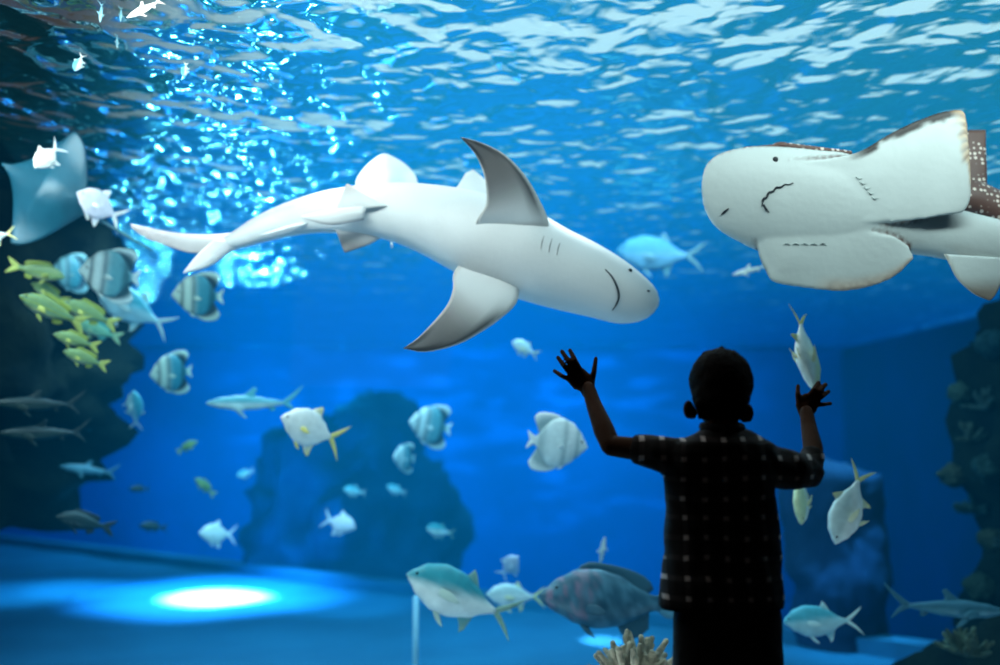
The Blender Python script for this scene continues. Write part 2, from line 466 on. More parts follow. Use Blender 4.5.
# water body: closed box with a wavy top
def water():
    x0, x1, y0, y1 = -10.98, 6.08, GL + .125, 17.33
    nx, ny = 130, 120
    zf = lambda x, y: ZS + .018 * noise.noise(Vector((x * 1.6, y * 2.2, 0))) + .008 * noise.noise(Vector((x * 4, y * 5, 7)))
    V, F = [], []
    for j in range(ny + 1):
        for i in range(nx + 1):
            x, y = lerp(x0, x1, i / nx), lerp(y0, y1, j / ny); V.append((x, y, zf(x, y)))
    idx = lambda i, j: j * (nx + 1) + i
    for j in range(ny):
        for i in range(nx): F.append((idx(i, j), idx(i + 1, j), idx(i + 1, j + 1), idx(i, j + 1)))
    rim = [idx(i, 0) for i in range(nx)] + [idx(nx, j) for j in range(ny)] + [idx(i, ny) for i in range(nx, 0, -1)] + [idx(0, j) for j in range(ny, 0, -1)]
    n0 = len(V)
    for k in rim: V.append((V[k][0], V[k][1], ZD - .05))
    m = len(rim)
    for a in range(m):
        b = (a + 1) % m; F.append((rim[b], rim[a], n0 + a, n0 + b))
    F.append(tuple(n0 + a for a in range(m)))
    o = mesh('water', V, F, M_water, None)
    o['kind'] = 'stuff'; o['label'] = 'clear blue water filling the tank with rippled surface above'; o['category'] = 'water'
    return o
water()

# dark square pillar on the right


# ------------------------------------------------------------------ rocks and corals
def rock(name, loc, rad, seed, amp, mat, label, cat='rock', sub=5, freq=1.6, flat=None, group=None):
    bm = bmesh.new(); bmesh.ops.create_icosphere(bm, subdivisions=sub, radius=1)
    s = Vector((seed * 3.1, seed * 1.7, seed))
    for v in bm.verts:
        d = v.co.copy(); p = Vector((d.x * rad[0], d.y * rad[1], d.z * rad[2]))
        # squarer columns for tall rocks
        if rad[2] > 1.6 * rad[0]:
            f = 1 / max(.35, math.sqrt(max(0.02, 1 - min(.98, abs(d.z)) ** 2))); f = min(f, 1.9); p.x *= f; p.y *= f
        q = p * freq + s
        n = noise.noise(q) * .6 + .4 * noise.noise(q * 2.3) + .28 * abs(noise.noise(q * 5)) + .12 * noise.noise(q * 11)
        v.co = p + d * n * amp
    me = bpy.data.meshes.new(name); bm.to_mesh(me); bm.free()
    for p in me.polygons: p.use_smooth = True
    me.materials.append(mat)
    o = bpy.data.objects.new(name, me); COL.objects.link(o); o.location = loc
    return setup(o, label, cat, group)


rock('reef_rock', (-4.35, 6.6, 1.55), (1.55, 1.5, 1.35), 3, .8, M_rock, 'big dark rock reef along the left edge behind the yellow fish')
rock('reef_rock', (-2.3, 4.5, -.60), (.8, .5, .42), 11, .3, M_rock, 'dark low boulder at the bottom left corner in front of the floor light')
rock('reef_rock', (-1.8, 11.9, -.75), (1.35, .7, 2.05), 5, .6, M_rock_haze, 'hazy blue reef tower in the far middle behind the yellow tailed white fish', freq=1.3)
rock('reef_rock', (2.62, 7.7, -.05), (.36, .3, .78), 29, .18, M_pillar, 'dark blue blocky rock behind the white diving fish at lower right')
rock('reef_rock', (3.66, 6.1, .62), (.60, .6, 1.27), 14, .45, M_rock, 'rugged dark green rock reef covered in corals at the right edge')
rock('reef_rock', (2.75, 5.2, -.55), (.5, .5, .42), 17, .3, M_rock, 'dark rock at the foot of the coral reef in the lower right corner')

# ------------------------------------------------------------------ generic fish
def interp(prof, x):
    for a, b in zip(prof, prof[1:]):
        if x <= b[0]:
            t = (x - a[0]) / (b[0] - a[0]) if b[0] > a[0] else 0
            t = t * t * (3 - 2 * t) * .5 + t * .5
            return [a[k] + (b[k] - a[k]) * t for k in range(1, len(a))]
    return list(prof[-1][1:])


class Sp: pass
W_ = (.86, .9, .92)


def species(key):
    s = Sp(); s.teeth = None
    s.pelvic = [((.30, -.8), (.42, -1.35), (.45, -.85))]
    if key.startswith('bat'):
        s.prof = [(0, .012, .012, .012), (.05, .09, .07, .035), (.14, .22, .17, .06), (.27, .34, .29, .085), (.42, .39, .36, .09), (.56, .36, .35, .075), (.68, .24, .24, .045), (.76, .10, .10, .022), (.82, .055, .055, .012)]
        s.dorsal = ([(.34, .33), (.50, .42), (.66, .44), (.80, .42), (.86, .34)], [(.40, .28), (.52, .30), (.62, .24), (.70, .14), (.74, .07)])
        s.anal = ([(.38, -.32), (.52, -.42), (.68, -.45), (.82, -.42), (.87, -.33)], [(.42, -.28), (.54, -.28), (.63, -.22), (.70, -.13), (.74, -.07)])
        s.tail = ([(.79, .04), (.86, .09), (.93, .14)], [(.79, -.04), (.86, -.09), (.93, -.14)], .89)
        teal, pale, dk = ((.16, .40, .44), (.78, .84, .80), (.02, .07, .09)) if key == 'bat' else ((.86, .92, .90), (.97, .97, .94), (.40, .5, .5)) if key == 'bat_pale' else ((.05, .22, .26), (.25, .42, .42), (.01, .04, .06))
        if key == 'bat_dark_banded': teal, pale, dk = (.05, .26, .32), (.62, .70, .58), (.008, .03, .04)
        def colf(x, z, s_=0):
            c = mixc(pale, teal, sst(.30, .48, x))
            c = mixc(c, dk, math.exp(-((x - .17) / .028) ** 2) * .85)
            c = mixc(c, dk, math.exp(-((x - .36) / .035) ** 2) * .75)
            c = mixc(c, dk, sst(.6, .7, x) * (1 - sst(.74, .78, x)) * .7)
            return mixc(c, pale, sst(.78, .84, x))
        s.colf = colf
        s.fincol = lambda u, v: mixc(pale, dk, sst(.12, .5, u))
        s.tailcol = pale; s.pect = (.36, -.03, .13); s.pcol = pale; s.eye = (.105, .07, .018)
    elif key.startswith('pomp'):
        s.prof = [(0, .01, .012, .015), (.05, .08, .06, .045), (.16, .20, .16, .07), (.32, .26, .25, .08), (.48, .245, .26, .07), (.62, .16, .18, .045), (.72, .06, .07, .022), (.78, .025, .03, .012)]
        s.dorsal = ([(.36, .24), (.42, .30), (.50, .35)], [(.56, .17), (.54, .22), (.53, .33)])
        s.anal = ([(.44, -.23), (.49, -.32), (.56, -.38)], [(.62, -.14), (.59, -.22), (.58, -.36)])
        s.tail = ([(.74, .02), (.86, .13), (1.0, .26)], [(.74, -.02), (.86, -.13), (1.0, -.28)], .83)
        body = (.95, .93, .88) if key != 'pomp_pink' else (.86, .80, .90)
        ty = (.85, .70, .18) if key == 'pomp_yellow' else (.9, .88, .86)
        s.colf = lambda x, z, s_=0: mixc(body, (.55, .62, .66), sst(.13, .26, z) * .4)
        s.fincol = lambda u, v: mixc(body, ty, v)
        s.tailcol = ty; s.pect = (.30, -.03, .14); s.pcol = ty; s.eye = (.08, .04, .014)
    elif key.startswith('jack'):
        s.prof = [(0, .01, .012, .015), (.04, .06, .045, .04), (.13, .145, .12, .065), (.28, .195, .185, .08), (.42, .185, .185, .075), (.58, .12, .135, .05), (.70, .045, .055, .02), (.78, .018, .02, .014)]
        s.dorsal = ([(.42, .145), (.47, .19), (.50, .24)], [(.66, .05), (.60, .10), (.53, .21)])
        s.anal = ([(.48, -.14), (.53, -.19), (.56, -.26)], [(.68, -.05), (.63, -.10), (.59, -.23)])
        s.tail = ([(.75, .015), (.86, .09), (.97, .17)], [(.75, -.015), (.86, -.09), (.97, -.18)], .82)
        top, bot, ty = {'jack': ((.04, .34, .40), (.90, .90, .84), (.30, .42, .30)), 'jack_cyan': ((.10, .52, .64), (.55, .82, .86), (.75, .85, .8)),
                        'jack_white': ((.70, .80, .78), (.95, .95, .9), (.85, .75, .3)), 'jack_dark': ((.02, .08, .11), (.05, .14, .17), (.04, .1, .12)),
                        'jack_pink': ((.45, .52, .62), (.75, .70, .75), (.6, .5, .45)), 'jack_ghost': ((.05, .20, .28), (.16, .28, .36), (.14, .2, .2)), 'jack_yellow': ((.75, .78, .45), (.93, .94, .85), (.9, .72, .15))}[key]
        s.colf = lambda x, z, s_=0: mixc(bot, top, sst(-.03, .05, z - .10 * (x - .3)))
        s.fincol = lambda u, v: mixc(top, ty, v)
        s.tailcol = ty; s.pect = (.27, -.02, .19); s.pcol = mixc(bot, ty, .6); s.eye = (.07, .035, .013)
    elif key.startswith('snap'):
        s.prof = [(0, .01, .012, .012), (.05, .055, .04, .035), (.14, .115, .09, .055), (.28, .15, .13, .065), (.44, .14, .13, .06), (.62, .085, .085, .04), (.74, .042, .042, .018), (.80, .04, .04, .010)]
        s.dorsal = ([(.24, .13), (.30, .20), (.48, .19), (.66, .16), (.72, .11)], [(.26, .11), (.34, .12), (.48, .11), (.62, .07), (.68, .05)])
        s.anal = ([(.52, -.11), (.56, -.17), (.64, -.15)], [(.68, -.06), (.66, -.08), (.68, -.11)])
        s.tail = ([(.78, .04), (.88, .10), (1.0, .15)], [(.78, -.04), (.88, -.10), (1.0, -.15)], .90)
        a_, b_ = {'snap': ((.30, .37, .06), (.13, .30, .20)), 'snap_blue': ((.10, .42, .38), (.30, .55, .25)), 'snap_dark': ((.006, .02, .025), (.012, .035, .035))}[key]
        s.colf = lambda x, z, s_=0: mixc(mixc(a_, b_, .5 + .5 * math.sin(z * 95)), (.65, .68, .5), sst(-.05, -.12, z) * .5 if key != 'snap_dark' else 0)
        s.fincol = lambda u, v: a_
        s.tailcol = mixc(a_, (.7, .7, .2), .4) if key != 'snap_dark' else a_; s.pect = (.27, -.03, .12); s.pcol = s.tailcol; s.eye = (.075, .035, .014)
    elif key == 'grouper':
        s.prof = [(0, .012, .02, .02), (.04, .05, .06, .05), (.13, .13, .115, .08), (.28, .205, .18, .10), (.42, .215, .205, .10), (.58, .18, .18, .08), (.72, .10, .12, .05), (.82, .055, .055, .025), (.88, .055, .055, .014)]
        s.dorsal = ([(.26, .19), (.34, .255), (.5, .25), (.66, .22), (.78, .17), (.83, .10)], [(.28, .17), (.38, .19), (.5, .18), (.62, .13), (.72, .08), (.78, .05)])
        s.anal = ([(.56, -.15), (.62, -.24), (.72, -.245), (.80, -.18)], [(.60, -.14), (.66, -.13), (.74, -.08), (.80, -.05)])
        s.tail = ([(.85, .05), (.93, .10), (1.0, .09)], [(.85, -.05), (.93, -.10), (1.0, -.09)], 1.01)
        def gc(x, z, s_=0):
            n = noise.noise(Vector((x * 14, z * 14, 2)))
            c = mixc((.035, .10, .15), (.10, .22, .29), sst(-.2, .4, n))
            c = mixc(c, (.28, .17, .24), sst(.15, .4, noise.noise(Vector((x * 20, z * 20, 9)))) * (1 - sst(.3, .5, x)))
            return mixc(c, (.32, .20, .26), math.exp(-((x - .31 + .4 * z * z) / .014) ** 2) * .6 * (z > -.1))
        s.colf = gc; s.fincol = lambda u, v: (.035, .10, .14); s.tailcol = (.12, .3, .4); s.pect = (.33, -.06, .15); s.pcol = (.04, .1, .14); s.eye = (.12, .06, .012)
    elif key.startswith('sleek'):
        s.prof = [(0, .006, .01, .01), (.05, .03, .03, .03), (.16, .06, .06, .05), (.34, .08, .08, .06), (.52, .065, .07, .05), (.68, .04, .04, .03), (.80, .018, .018, .015)]
        s.dorsal = ([(.36, .07), (.43, .12), (.48, .17)], [(.52, .05), (.50, .09), (.52, .15)])
        s.anal = ([(.62, -.04), (.66, -.07), (.68, -.09)], [(.72, -.02), (.71, -.04), (.71, -.075)])
        s.tail = ([(.77, .01), (.88, .09), (1.0, .19)], [(.77, -.01), (.87, -.06), (.95, -.12)], .86)
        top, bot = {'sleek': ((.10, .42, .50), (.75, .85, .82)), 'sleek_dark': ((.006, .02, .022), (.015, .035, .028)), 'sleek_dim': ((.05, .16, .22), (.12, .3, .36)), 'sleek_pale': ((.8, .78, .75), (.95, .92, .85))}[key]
        s.colf = lambda x, z, s_=0: mixc(bot, top, sst(-.03, .02, z))
        s.fincol = lambda u, v: top; s.tailcol = top; s.pect = (.24, -.03, .15); s.pcol = mixc(bot, top, .4); s.eye = (.06, .012, .009)
    return s


_cache = {}
def fish_geo(key):
    if key in _cache: return _cache[key]
    s = species(key); parts = []
    N, M = 30, 22; xs = [(.0005 + .9995 * (i / (N - 1)) ** 1.35) * s.prof[-1][0] for i in range(N)]
    rings, cols = [], []
    for x in xs:
        t, b, h = interp(s.prof, x); c = (t - b) / 2; a = (t + b) / 2; r = []
        for k in range(M):
            th = 2 * PI * k / M; sx_, cz = math.sin(th), math.cos(th)
            z = c + a * cz; y = h * math.copysign(abs(sx_) ** .8, sx_)
            r.append(Vector((.5 - x, y, z))); cols.append(s.colf(x, z))
        rings.append(r)
    v, f = ring_loft(rings)
    parts.append(('body', v, f, cols, M_fish))
    L3 = lambda pts: [Vector((.5 - x, 0, z)) for x, z in pts]
    def finp(nm, le, te, th=.012, n=12):
        v, f, c = fin_geo(L3(le), L3(te), (0, 1, 0), th, N=n, M=6, colf=lambda u, vv, sd: s.fincol(u, vv))
        parts.append((nm, v, f, c, M_fin))
    finp('dorsal_fin', *s.dorsal); finp('anal_fin', *s.anal)
    # forked tail: two lobes sharing the notch
    up, lo, notch = s.tail
    bx_ = up[0][0]
    Vv, Ff, Cc = [], [], []
    for lobe, sg in ((up, 1), (lo, -1)):
        te = [(bx_, 0), (notch - .01, .0), (lerp(notch, lobe[-1][0], .55), lobe[-1][1] * .45), (lobe[-1][0] + .002, lobe[-1][1] * .97)]
        v, f, c = fin_geo(L3(lobe), L3(te), (0, 1, 0), .014, N=12, M=5, colf=lambda u, vv, sd: s.tailcol)
        n = len(Vv); Vv += v; Ff += [tuple(i + n for i in q) for q in f]; Cc += c
    parts.append(('tail_fin', Vv, Ff, Cc, M_fin))
    px_, pz_, pl = s.pect; h = interp(s.prof, px_)[2]
    for sd in (1, -1):
        le = [Vector((.5 - px_, sd * h * .85, pz_ + .02)), Vector((.5 - px_ - pl * .5, sd * (h + .04), pz_ + .02)), Vector((.5 - px_ - pl, sd * (h + .06), pz_ - .03))]
        te = [Vector((.5 - px_, sd * h * .85, pz_ - .03)), Vector((.5 - px_ - pl * .45, sd * (h + .035), pz_ - .05)), Vector((.5 - px_ - pl * .93, sd * (h + .058), pz_ - .04))]
        v, f, c = fin_geo(le, te, (0, 1, 0), .008, N=8, M=5, colf=lambda u, vv, s2: s.pcol)
        parts.append(('pectoral_fin', v, f, c, M_fin))
    for sd in (1, -1):
        t, b, hh = interp(s.prof, .30)
        le = [Vector((.5 - .29, sd * .015, -b * .92)), Vector((.5 - .35, sd * .03, -b - .05)), Vector((.5 - .41, sd * .04, -b - .085))]
        te = [Vector((.5 - .35, sd * .015, -b * .95)), Vector((.5 - .38, sd * .03, -b - .03)), Vector((.5 - .415, sd * .04, -b - .08))]
        v, f, c = fin_geo(le, te, (0, 1, 0), .007, N=7, M=4, colf=lambda u, vv, s2: s.pcol)
        parts.append(('pelvic_fin', v, f, c, M_fin))
    ex, ez, er = s.eye; h = interp(s.prof, ex)[2]
    t, b, _ = interp(s.prof, ex); c0 = (t - b) / 2; a = (t + b) / 2
    yy = h * max(0.2, 1 - ((ez - c0) / a) ** 2) ** .4
    for sd in (1, -1):
        v, f = ellip_geo((.5 - ex, sd * yy, ez), (er, er * .45, er), 12, 8)
        parts.append(('eye', v, f, None, M_eye))
    objs = []
    for nm, v, f, c, m in parts:
        me = bpy.data.meshes.new(nm); me.from_pydata([tuple(q) for q in v], [], f); me.update()
        bm = bmesh.new(); bm.from_mesh(me); bmesh.ops.recalc_face_normals(bm, faces=bm.faces); bm.to_mesh(me); bm.free()
        for p in me.polygons: p.use_smooth = True
        if c:
            at = me.color_attributes.new('Col', 'FLOAT_COLOR', 'POINT')
            for i, cc in enumerate(c): at.data[i].color = (*cc, 1)
        me.materials.append(m); objs.append((nm, me))
    _cache[key] = objs
    return objs


def fish(key, px, py, Y, len_px, ang, label, yaw=0, roll=0, group=None, name=None, parts=True):
    """ang: heading in the picture plane (0 right, 90 up, 180 left); yaw turns the head towards the viewer"""
    a = math.radians(ang); yw = math.radians(yaw); rl = math.radians(roll)
    view = (P(px, py, Y) - CAM).normalized()
    right = Vector((1, 0, 0)); right = (right - view * right.dot(view)).normalized(); up = right.cross(view)
    f0 = right * math.cos(a) + up * math.sin(a)
    u0 = up * math.cos(a) - right * math.sin(a)
    if u0.dot(up) < -1e-3 : u0 = -u0
    f = (f0 * math.cos(yw) - view * math.sin(yw)).normalized()
    side = u0.cross(f).normalized()
    u = f.cross(side).normalized()
    u2 = u * math.cos(rl) + side * math.sin(rl); s2 = u2.cross(f)
    L = len_px * Y / FPX
    mat = Matrix((( f.x, s2.x, u2.x), (f.y, s2.y, u2.y), (f.z, s2.z, u2.z)))
    root = empty(name or 'fish', P(px, py, Y), label, 'fish', group)
    root.rotation_euler = mat.to_euler(); root.scale = (L, L, L)
    for nm, me in fish_geo(key):
        o = bpy.data.objects.new(nm, me); COL.objects.link(o); o.parent = root
    return root


FISH = [
 ('bat', 112, 275, 4.9, 64, 172, 'striped disc shaped batfish with white snout, largest at the left above the yellow shoal', 14, 0, 'batfish'),
 ('bat_dark_banded', 200, 296, 5.2, 56, 178, 'dark teal striped batfish just below the tail of the big shark', 16, 0, 'batfish'),
 ('bat_dark_banded', 173, 373, 5.6, 50, 186, 'teal batfish with pale rear rim, alone beneath the cyan jack at left', 30, 8, 'batfish'),
 ('bat', 432, 426, 6.4, 50, 170, 'teal banded batfish, upper of the two in the middle of the tank', 24, 0, 'batfish'),
 ('bat', 405, 458, 6.8, 34, 176, 'small banded batfish, lower of the pair in the middle of the tank', 48, 0, 'batfish'),
 ('bat_pale', 555, 443, 4.6, 66, -8, 'pale silver batfish swimming right beside the raised left forearm of the boy', -8, 0, 'batfish'),
 ('bat_dim', 72, 273, 6.0, 46, 180, 'dim teal batfish half hidden behind the snout of the largest striped batfish', 30, 0, 'batfish'),
 ('pomp_pink', 101, 207, 4.4, 56, 146, 'pinkish white deep bodied fish at upper left near the tail tip of the shark', 22, -10, 'deep_bodied_fish'),
 ('pomp', 48, 156, 4.1, 38, 222, 'small bright white fish over the blue ray at upper left', 20, 10, 'deep_bodied_fish'),
 ('pomp_yellow', 313, 430, 4.4, 70, 158, 'white deep bodied fish with a yellow forked tail in front of the far reef', 14, 0, 'yellow_tailed_fish'),
 ('jack_cyan', 136, 310, 5.4, 86, 150, 'pale cyan fork tailed fish slanting beneath the largest striped batfish', 8, 0, 'jack_fish'),
 ('sleek', 255, 403, 5.2, 94, 180, 'slender pale cyan fish swimming left behind the yellow tailed white fish', 6, 0, 'slender_fish'),
 ('jack', 464, 598, 4.3, 122, 158, 'large silver white jack with green blue back at the bottom centre', 10, 0, 'jack_fish'),
 ('grouper', 608, 600, 4.4, 136, 176, 'big dark blue grouper with purple mottled head left of the trousers of the boy', 8, 0, 'grouper'),
 ('jack_yellow', 805, 347, 3.8, 92, -80, 'white fish with yellow tail diving head down behind the right hand of the boy', 25, 62, 'jack_fish'),
 ('jack_yellow', 801, 492, 4.1, 70, -92, 'yellowish white fish diving beneath the right sleeve of the boy', 28, 66, 'jack_fish'),
 ('jack_white', 850, 503, 3.9, 88, -112, 'pale fish diving head down by itself to the right of the shirt', 15, 30, 'jack_fish'),
 ('jack_white', 526, 349, 6.0, 34, 152, 'little white bellied fish just left of the raised left hand of the boy', 25, 0, 'jack_fish'),
 ('jack_cyan', 135, 411, 5.6, 46, 96, 'small upright cyan fish with a white gleam under the teal batfish at left', 30, 30, 'jack_fish'),
 ('jack_ghost', 662, 254, 6.6, 92, 176, 'faint greyish fish with forked tail behind the head of the big shark', 0, 0, 'jack_fish'),
 ('sleek_pale', 751, 270, 5.0, 38, 195, 'thin pale fish just below the snout of the guitarfish', 0, 0, 'slender_fish'),
 ('snap', 36, 271, 4.6, 56, -14, 'yellow green snapper heading right at the top of the shoal at left', 10, 0, 'snapper'),
 ('snap', 54, 311, 4.5, 70, 154, 'largest yellow green striped snapper in the middle of the shoal', 12, 0, 'snapper'),
 ('snap', 91, 314, 4.75, 58, 155, 'yellow snapper at the right side of the shoal under the striped batfish', 10, 0, 'snapper'),
 ('snap_blue', 99, 331, 5.0, 48, 160, 'bluish green snapper behind the rightmost yellow snapper of the shoal', 10, 0, 'snapper'),
 ('snap', 77, 341, 4.5, 46, 163, 'second lowest yellow green snapper of the shoal', 10, 0, 'snapper'),
 ('snap', 86, 359, 4.5, 46, 160, 'lowest yellow green snapper of the shoal', 10, 0, 'snapper'),
 ('snap', 50, 293, 4.7, 40, 150, 'small snapper just above the largest one of the shoal', 12, 0, 'snapper'),
 ('jack_white', -6, 236, 4.2, 44, 190, 'white tailed fish cut off by the left edge of the picture', 0, 0, 'jack_fish'),
 ('sleek_dark', 40, 404, 4.9, 84, 178, 'dark slender fish at the left edge, upper of two', 8, 0, 'slender_fish'),
 ('sleek_dark', 46, 433, 5.0, 84, 180, 'dark slender fish at the left edge, lower of two', 8, 0, 'slender_fish'),
 ('sleek_dim', 90, 470, 6.4, 56, 172, 'dim blue slender fish below the two dark ones at left', 8, 0, 'slender_fish'),
 ('snap_dark', 86, 523, 5.2, 58, 168, 'dark oval fish just above the lit far edge of the tank floor at left', 12, 0, 'snapper'),
 ('snap', 187, 447, 6.8, 24, 30, 'tiny yellow green fish above the floor light, upper of two', 20, 0, 'small_fish'),
 ('snap', 205, 487, 6.8, 28, 140, 'tiny yellow green fish above the floor light, lower of two', 20, 0, 'small_fish'),
 ('pomp', 218, 534, 6.8, 38, 178, 'small pale oval fish directly above the bright light on the floor', 20, 0, 'small_fish'),
 ('pomp_pink', 339, 523, 6.6, 36, -18, 'small pale fish swimming right in front of the foot of the far reef', 20, 0, 'small_fish'),
 ('jack', 441, 531, 7.0, 32, 168, 'small greenish fish with white belly above the large silver jack', 20, 0, 'small_fish'),
 ('jack_cyan', 246, 473, 7.5, 20, 200, 'tiny cyan fish at the left flank of the far reef', 20, 0, 'small_fish'),
 ('jack_cyan', 355, 491, 7.5, 24, 170, 'tiny cyan fish before the middle of the far reef', 10, 0, 'small_fish'),
 ('jack_cyan', 397, 490, 7.5, 22, 160, 'tiny cyan fish before the right side of the far reef', 10, 0, 'small_fish'),
 ('snap_dark', 153, 527, 7.2, 28, 175, 'small dim fish to the right of the dark oval fish', 10, 0, 'small_fish'),
 ('snap_dark', 139, 489, 7.2, 20, 180, 'tiny dark fish midway between the left edge and the far reef', 10, 0, 'small_fish'),
 ('jack_white', 517, 596, 5.4, 60, 178, 'blurred whitish fish between the large silver jack and the dark grouper', 10, 0, 'jack_fish'),
 ('pomp_pink', 509, 567, 5.8, 32, 48, 'small pinkish fish above the gap between silver jack and grouper', 35, 0, 'small_fish'),
 ('sleek_pale', 602, 553, 5.0, 34, 78, 'small thin pale fish rising above the back of the grouper', 20, 0, 'small_fish'),
 ('jack_cyan', 824, 621, 4.4, 78, 181, 'pale cyan fish low down to the right of the trousers of the boy', 10, 0, 'jack_fish'),
 ('sleek_dim', 945, 608, 4.6, 110, -4, 'dim grey blue long fish heading right at the foot of the right reef', -8, 0, 'slender_fish'),
 ('sleek_pale', 146, 8, 3.15, 46, 206, 'white slender fish near the surface at the top left, largest there', 20, 0, 'surface_fish'),
 ('sleek_dim', 101, 12, 3.15, 24, 258, 'short pale fish near the surface left of the largest one there', 25, 0, 'surface_fish'),
 ('sleek_dim', 121, 14, 3.2, 18, 262, 'tiny pale fish between the two at the very top left', 25, 0, 'surface_fish'),
 ('jack_cyan', 79, 62, 3.4, 24, 240, 'small greyish fish under the ripples, leftmost near the surface', 30, 0, 'surface_fish'),
 ('sleek_dim', 117, 41, 3.3, 17, 265, 'tiny pale fish hanging below the two at the very top left', 25, 0, 'surface_fish'),
 ('jack_cyan', 185, 69, 3.45, 18, 255, 'tiny pinkish fish under the ripples, right of the other surface fish', 30, 0, 'surface_fish'),
]
for key, px, py, Y, ln, ang, lab, yaw, roll, nm in FISH:
    fish(key, px, py, Y, ln, ang, lab, yaw, roll, name=nm)


# ------------------------------------------------------------------ shark
def body_loft(pairs, Yf, dfac, N=60, M=36, near_pow=1.0):
    """pairs of silhouette points (top, bottom) from nose to tail"""
    T = smooth_pts([P(a[0], a[1], Yf(i / (len(pairs) - 1))) for i, (a, b) in enumerate(pairs)], N)
    Bm = smooth_pts([P(b[0], b[1], Yf(i / (len(pairs) - 1))) for i, (a, b) in enumerate(pairs)], N)
    rings, par = [], []
    for i in range(N):
        C = (T[i] + Bm[i]) / 2; a = (T[i] - Bm[i]) / 2
        n = (C - CAM).normalized(); h = a.length * dfac(i / (N - 1)); r = []
        for k in range(M):
            th = 2 * PI * k / M
            r.append(C + a * math.cos(th) + n * h * math.sin(th)); par.append((i / (N - 1), math.cos(th), math.sin(th)))
        rings.append(r)
    v, f = ring_loft(rings)
    return v, f, par


def bvh_of(v, f): return BVHTree.FromPolygons([tuple(x) for x in v], f)
def on_skin(bvh, px, py, lift=.002):
    d = (P(px, py, 3) - CAM).normalized(); h = bvh.ray_cast(CAM, d)
    return h[0] - d * lift if h[0] else None


def stroke(name, bvh, pts, rads, mat, root, Y=3.5):
    ps = [on_skin(bvh, x, y) for x, y in pts]
    pr = [(p, r) for p, r in zip(ps, rads) if p]
    if len(pr) < 2: return
    sp = smooth_pts([p for p, _ in pr], 3 * len(pr))
    rr = [pr[min(len(pr) - 1, int(i / 3))][1] for i in range(len(sp))]
    v, f = tube_geo(sp, rr, 8)
    return mesh(name, v, f, mat, root)


SH = [((659.5, 300), (658.5, 306)), ((656, 289), (653.5, 313)), ((644, 276), (641, 321)), ((624, 260), (618, 323.5)), ((598, 244), (590, 317)),
      ((568, 229), (555, 309)), ((540, 213), (522, 300)), ((508, 201), (490, 289)), ((470, 190), (453, 271)), ((429, 184), (417.6, 252)),
      ((390, 182.5), (383, 239)), ((344, 187), (345, 234)), ((315, 193), (318, 233)), ((285, 203), (292, 236)), ((255, 217), (264, 242)),
      ((229, 234), (241, 248)), ((212, 241), (220, 250))]
def shY(t): return 3.62 + .35 * t * t
root = empty('shark', P(450, 240, 3.7), 'large white bellied shark swimming right across the upper middle of the tank', 'shark')
v, f, par = body_loft(SH, shY, lambda t: .86)
wh, gy, dkg = (.90, .89, .88), (.30, .29, .30), (.05, .045, .045)
cols = []
for t, c, s_ in par:
    k = sst(.25, .75, s_)
    k = max(k, sst(.68, .8, t) * sst(-.1, .35, c) * .85 * sst(-1.1, -.5, s_))
    cols.append(mixc(wh, gy, k))
mesh('body', v, f, M_shark, root, cols); bs = bvh_of(v, f)


def pfin(name, le, te, thick, colf, root, N=22, M=12, mat=None):
    le = [P(*p) for p in le]; te = [P(*p) for p in te]
    n = (le[0] - CAM).normalized()
    v, f, c = fin_geo(le, te, n, thick, N=N, M=M, colf=colf)
    return mesh(name, v, f, mat or M_shark, root, c)


def pect_col(u, v, sd):
    if sd > 0: return gy
    k = max(sst(.55, 1.0, v + .12 * math.sin(u * 9)) , (1 - sst(.05, .30, u)) * sst(.15, .45, v)) 
    k = max(k, .62 * sst(.3, .75, v))
    edge = sst(.0, .02, u) * 1.0
    c = mixc(mixc(wh, (.36, .33, .31), sst(.2, .65, v)), (.045, .038, .036), k)
    return mixc((.7, .66, .62), c, sst(.0, .03, u) * (1 - sst(.97, 1, u)))
pfin('pectoral_fin', [(538, 254, 3.68), (549, 226, 3.575), (538, 197, 3.53), (523, 172.6, 3.49), (504, 154, 3.46), (481.5, 142.6, 3.43), (460, 136.8, 3.40)],
     [(486, 252, 3.70), (476, 224, 3.56), (486, 205, 3.52), (485, 180, 3.48), (479.6, 163, 3.46), (472, 150, 3.43), (461, 138, 3.40)], .045, pect_col, root)
pfin('pectoral_fin', [(520, 278, 3.60), (517, 302, 3.56), (500, 319, 3.52), (478, 334, 3.49), (455, 345.6, 3.46), (425, 352, 3.43), (403, 348.5, 3.40)],
     [(468, 256, 3.66), (454, 272, 3.60), (453, 289, 3.54), (447.7, 304, 3.51), (436, 319, 3.48), (417.6, 338, 3.44), (404, 347.6, 3.40)], .045, pect_col, root)
white_f = lambda u, v, sd: wh
pfin('dorsal_fin', [(495, 198, 3.85), (485, 180, 3.87), (473, 169.5, 3.88)], [(450, 196, 3.85), (459, 184, 3.87), (465.5, 173.5, 3.88)], .03, white_f, root, N=10)
tailc = lambda u, v, sd: mixc(mixc((.74, .68, .67), (.55, .48, .48), sst(.3, 1, v)), (.3, .27, .28), (1 - sst(0, .12, u)) * sst(.2, .6, v))
root_t = root
pfin('tail_fin', [(238, 232, 3.93), (210, 234.5, 3.95), (180, 233, 3.98), (158, 229.5, 4.0), (138, 225, 4.02), (130.5, 223.5, 4.03)],
     [(236, 250, 3.93), (212, 252, 3.95), (190, 253, 3.98), (168, 246, 4.0), (146, 238, 4.02), (132, 228, 4.03)], .03, tailc, root)
pfin('tail_fin', [(246, 243, 3.93), (228, 253.5, 3.94), (208, 267, 3.95), (184, 273.3, 3.96)], [(215, 238, 3.93), (208, 245, 3.94), (197, 255, 3.95), (183, 272.5, 3.96)], .03, lambda u, v, sd: (.88, .84, .84), root, N=12)
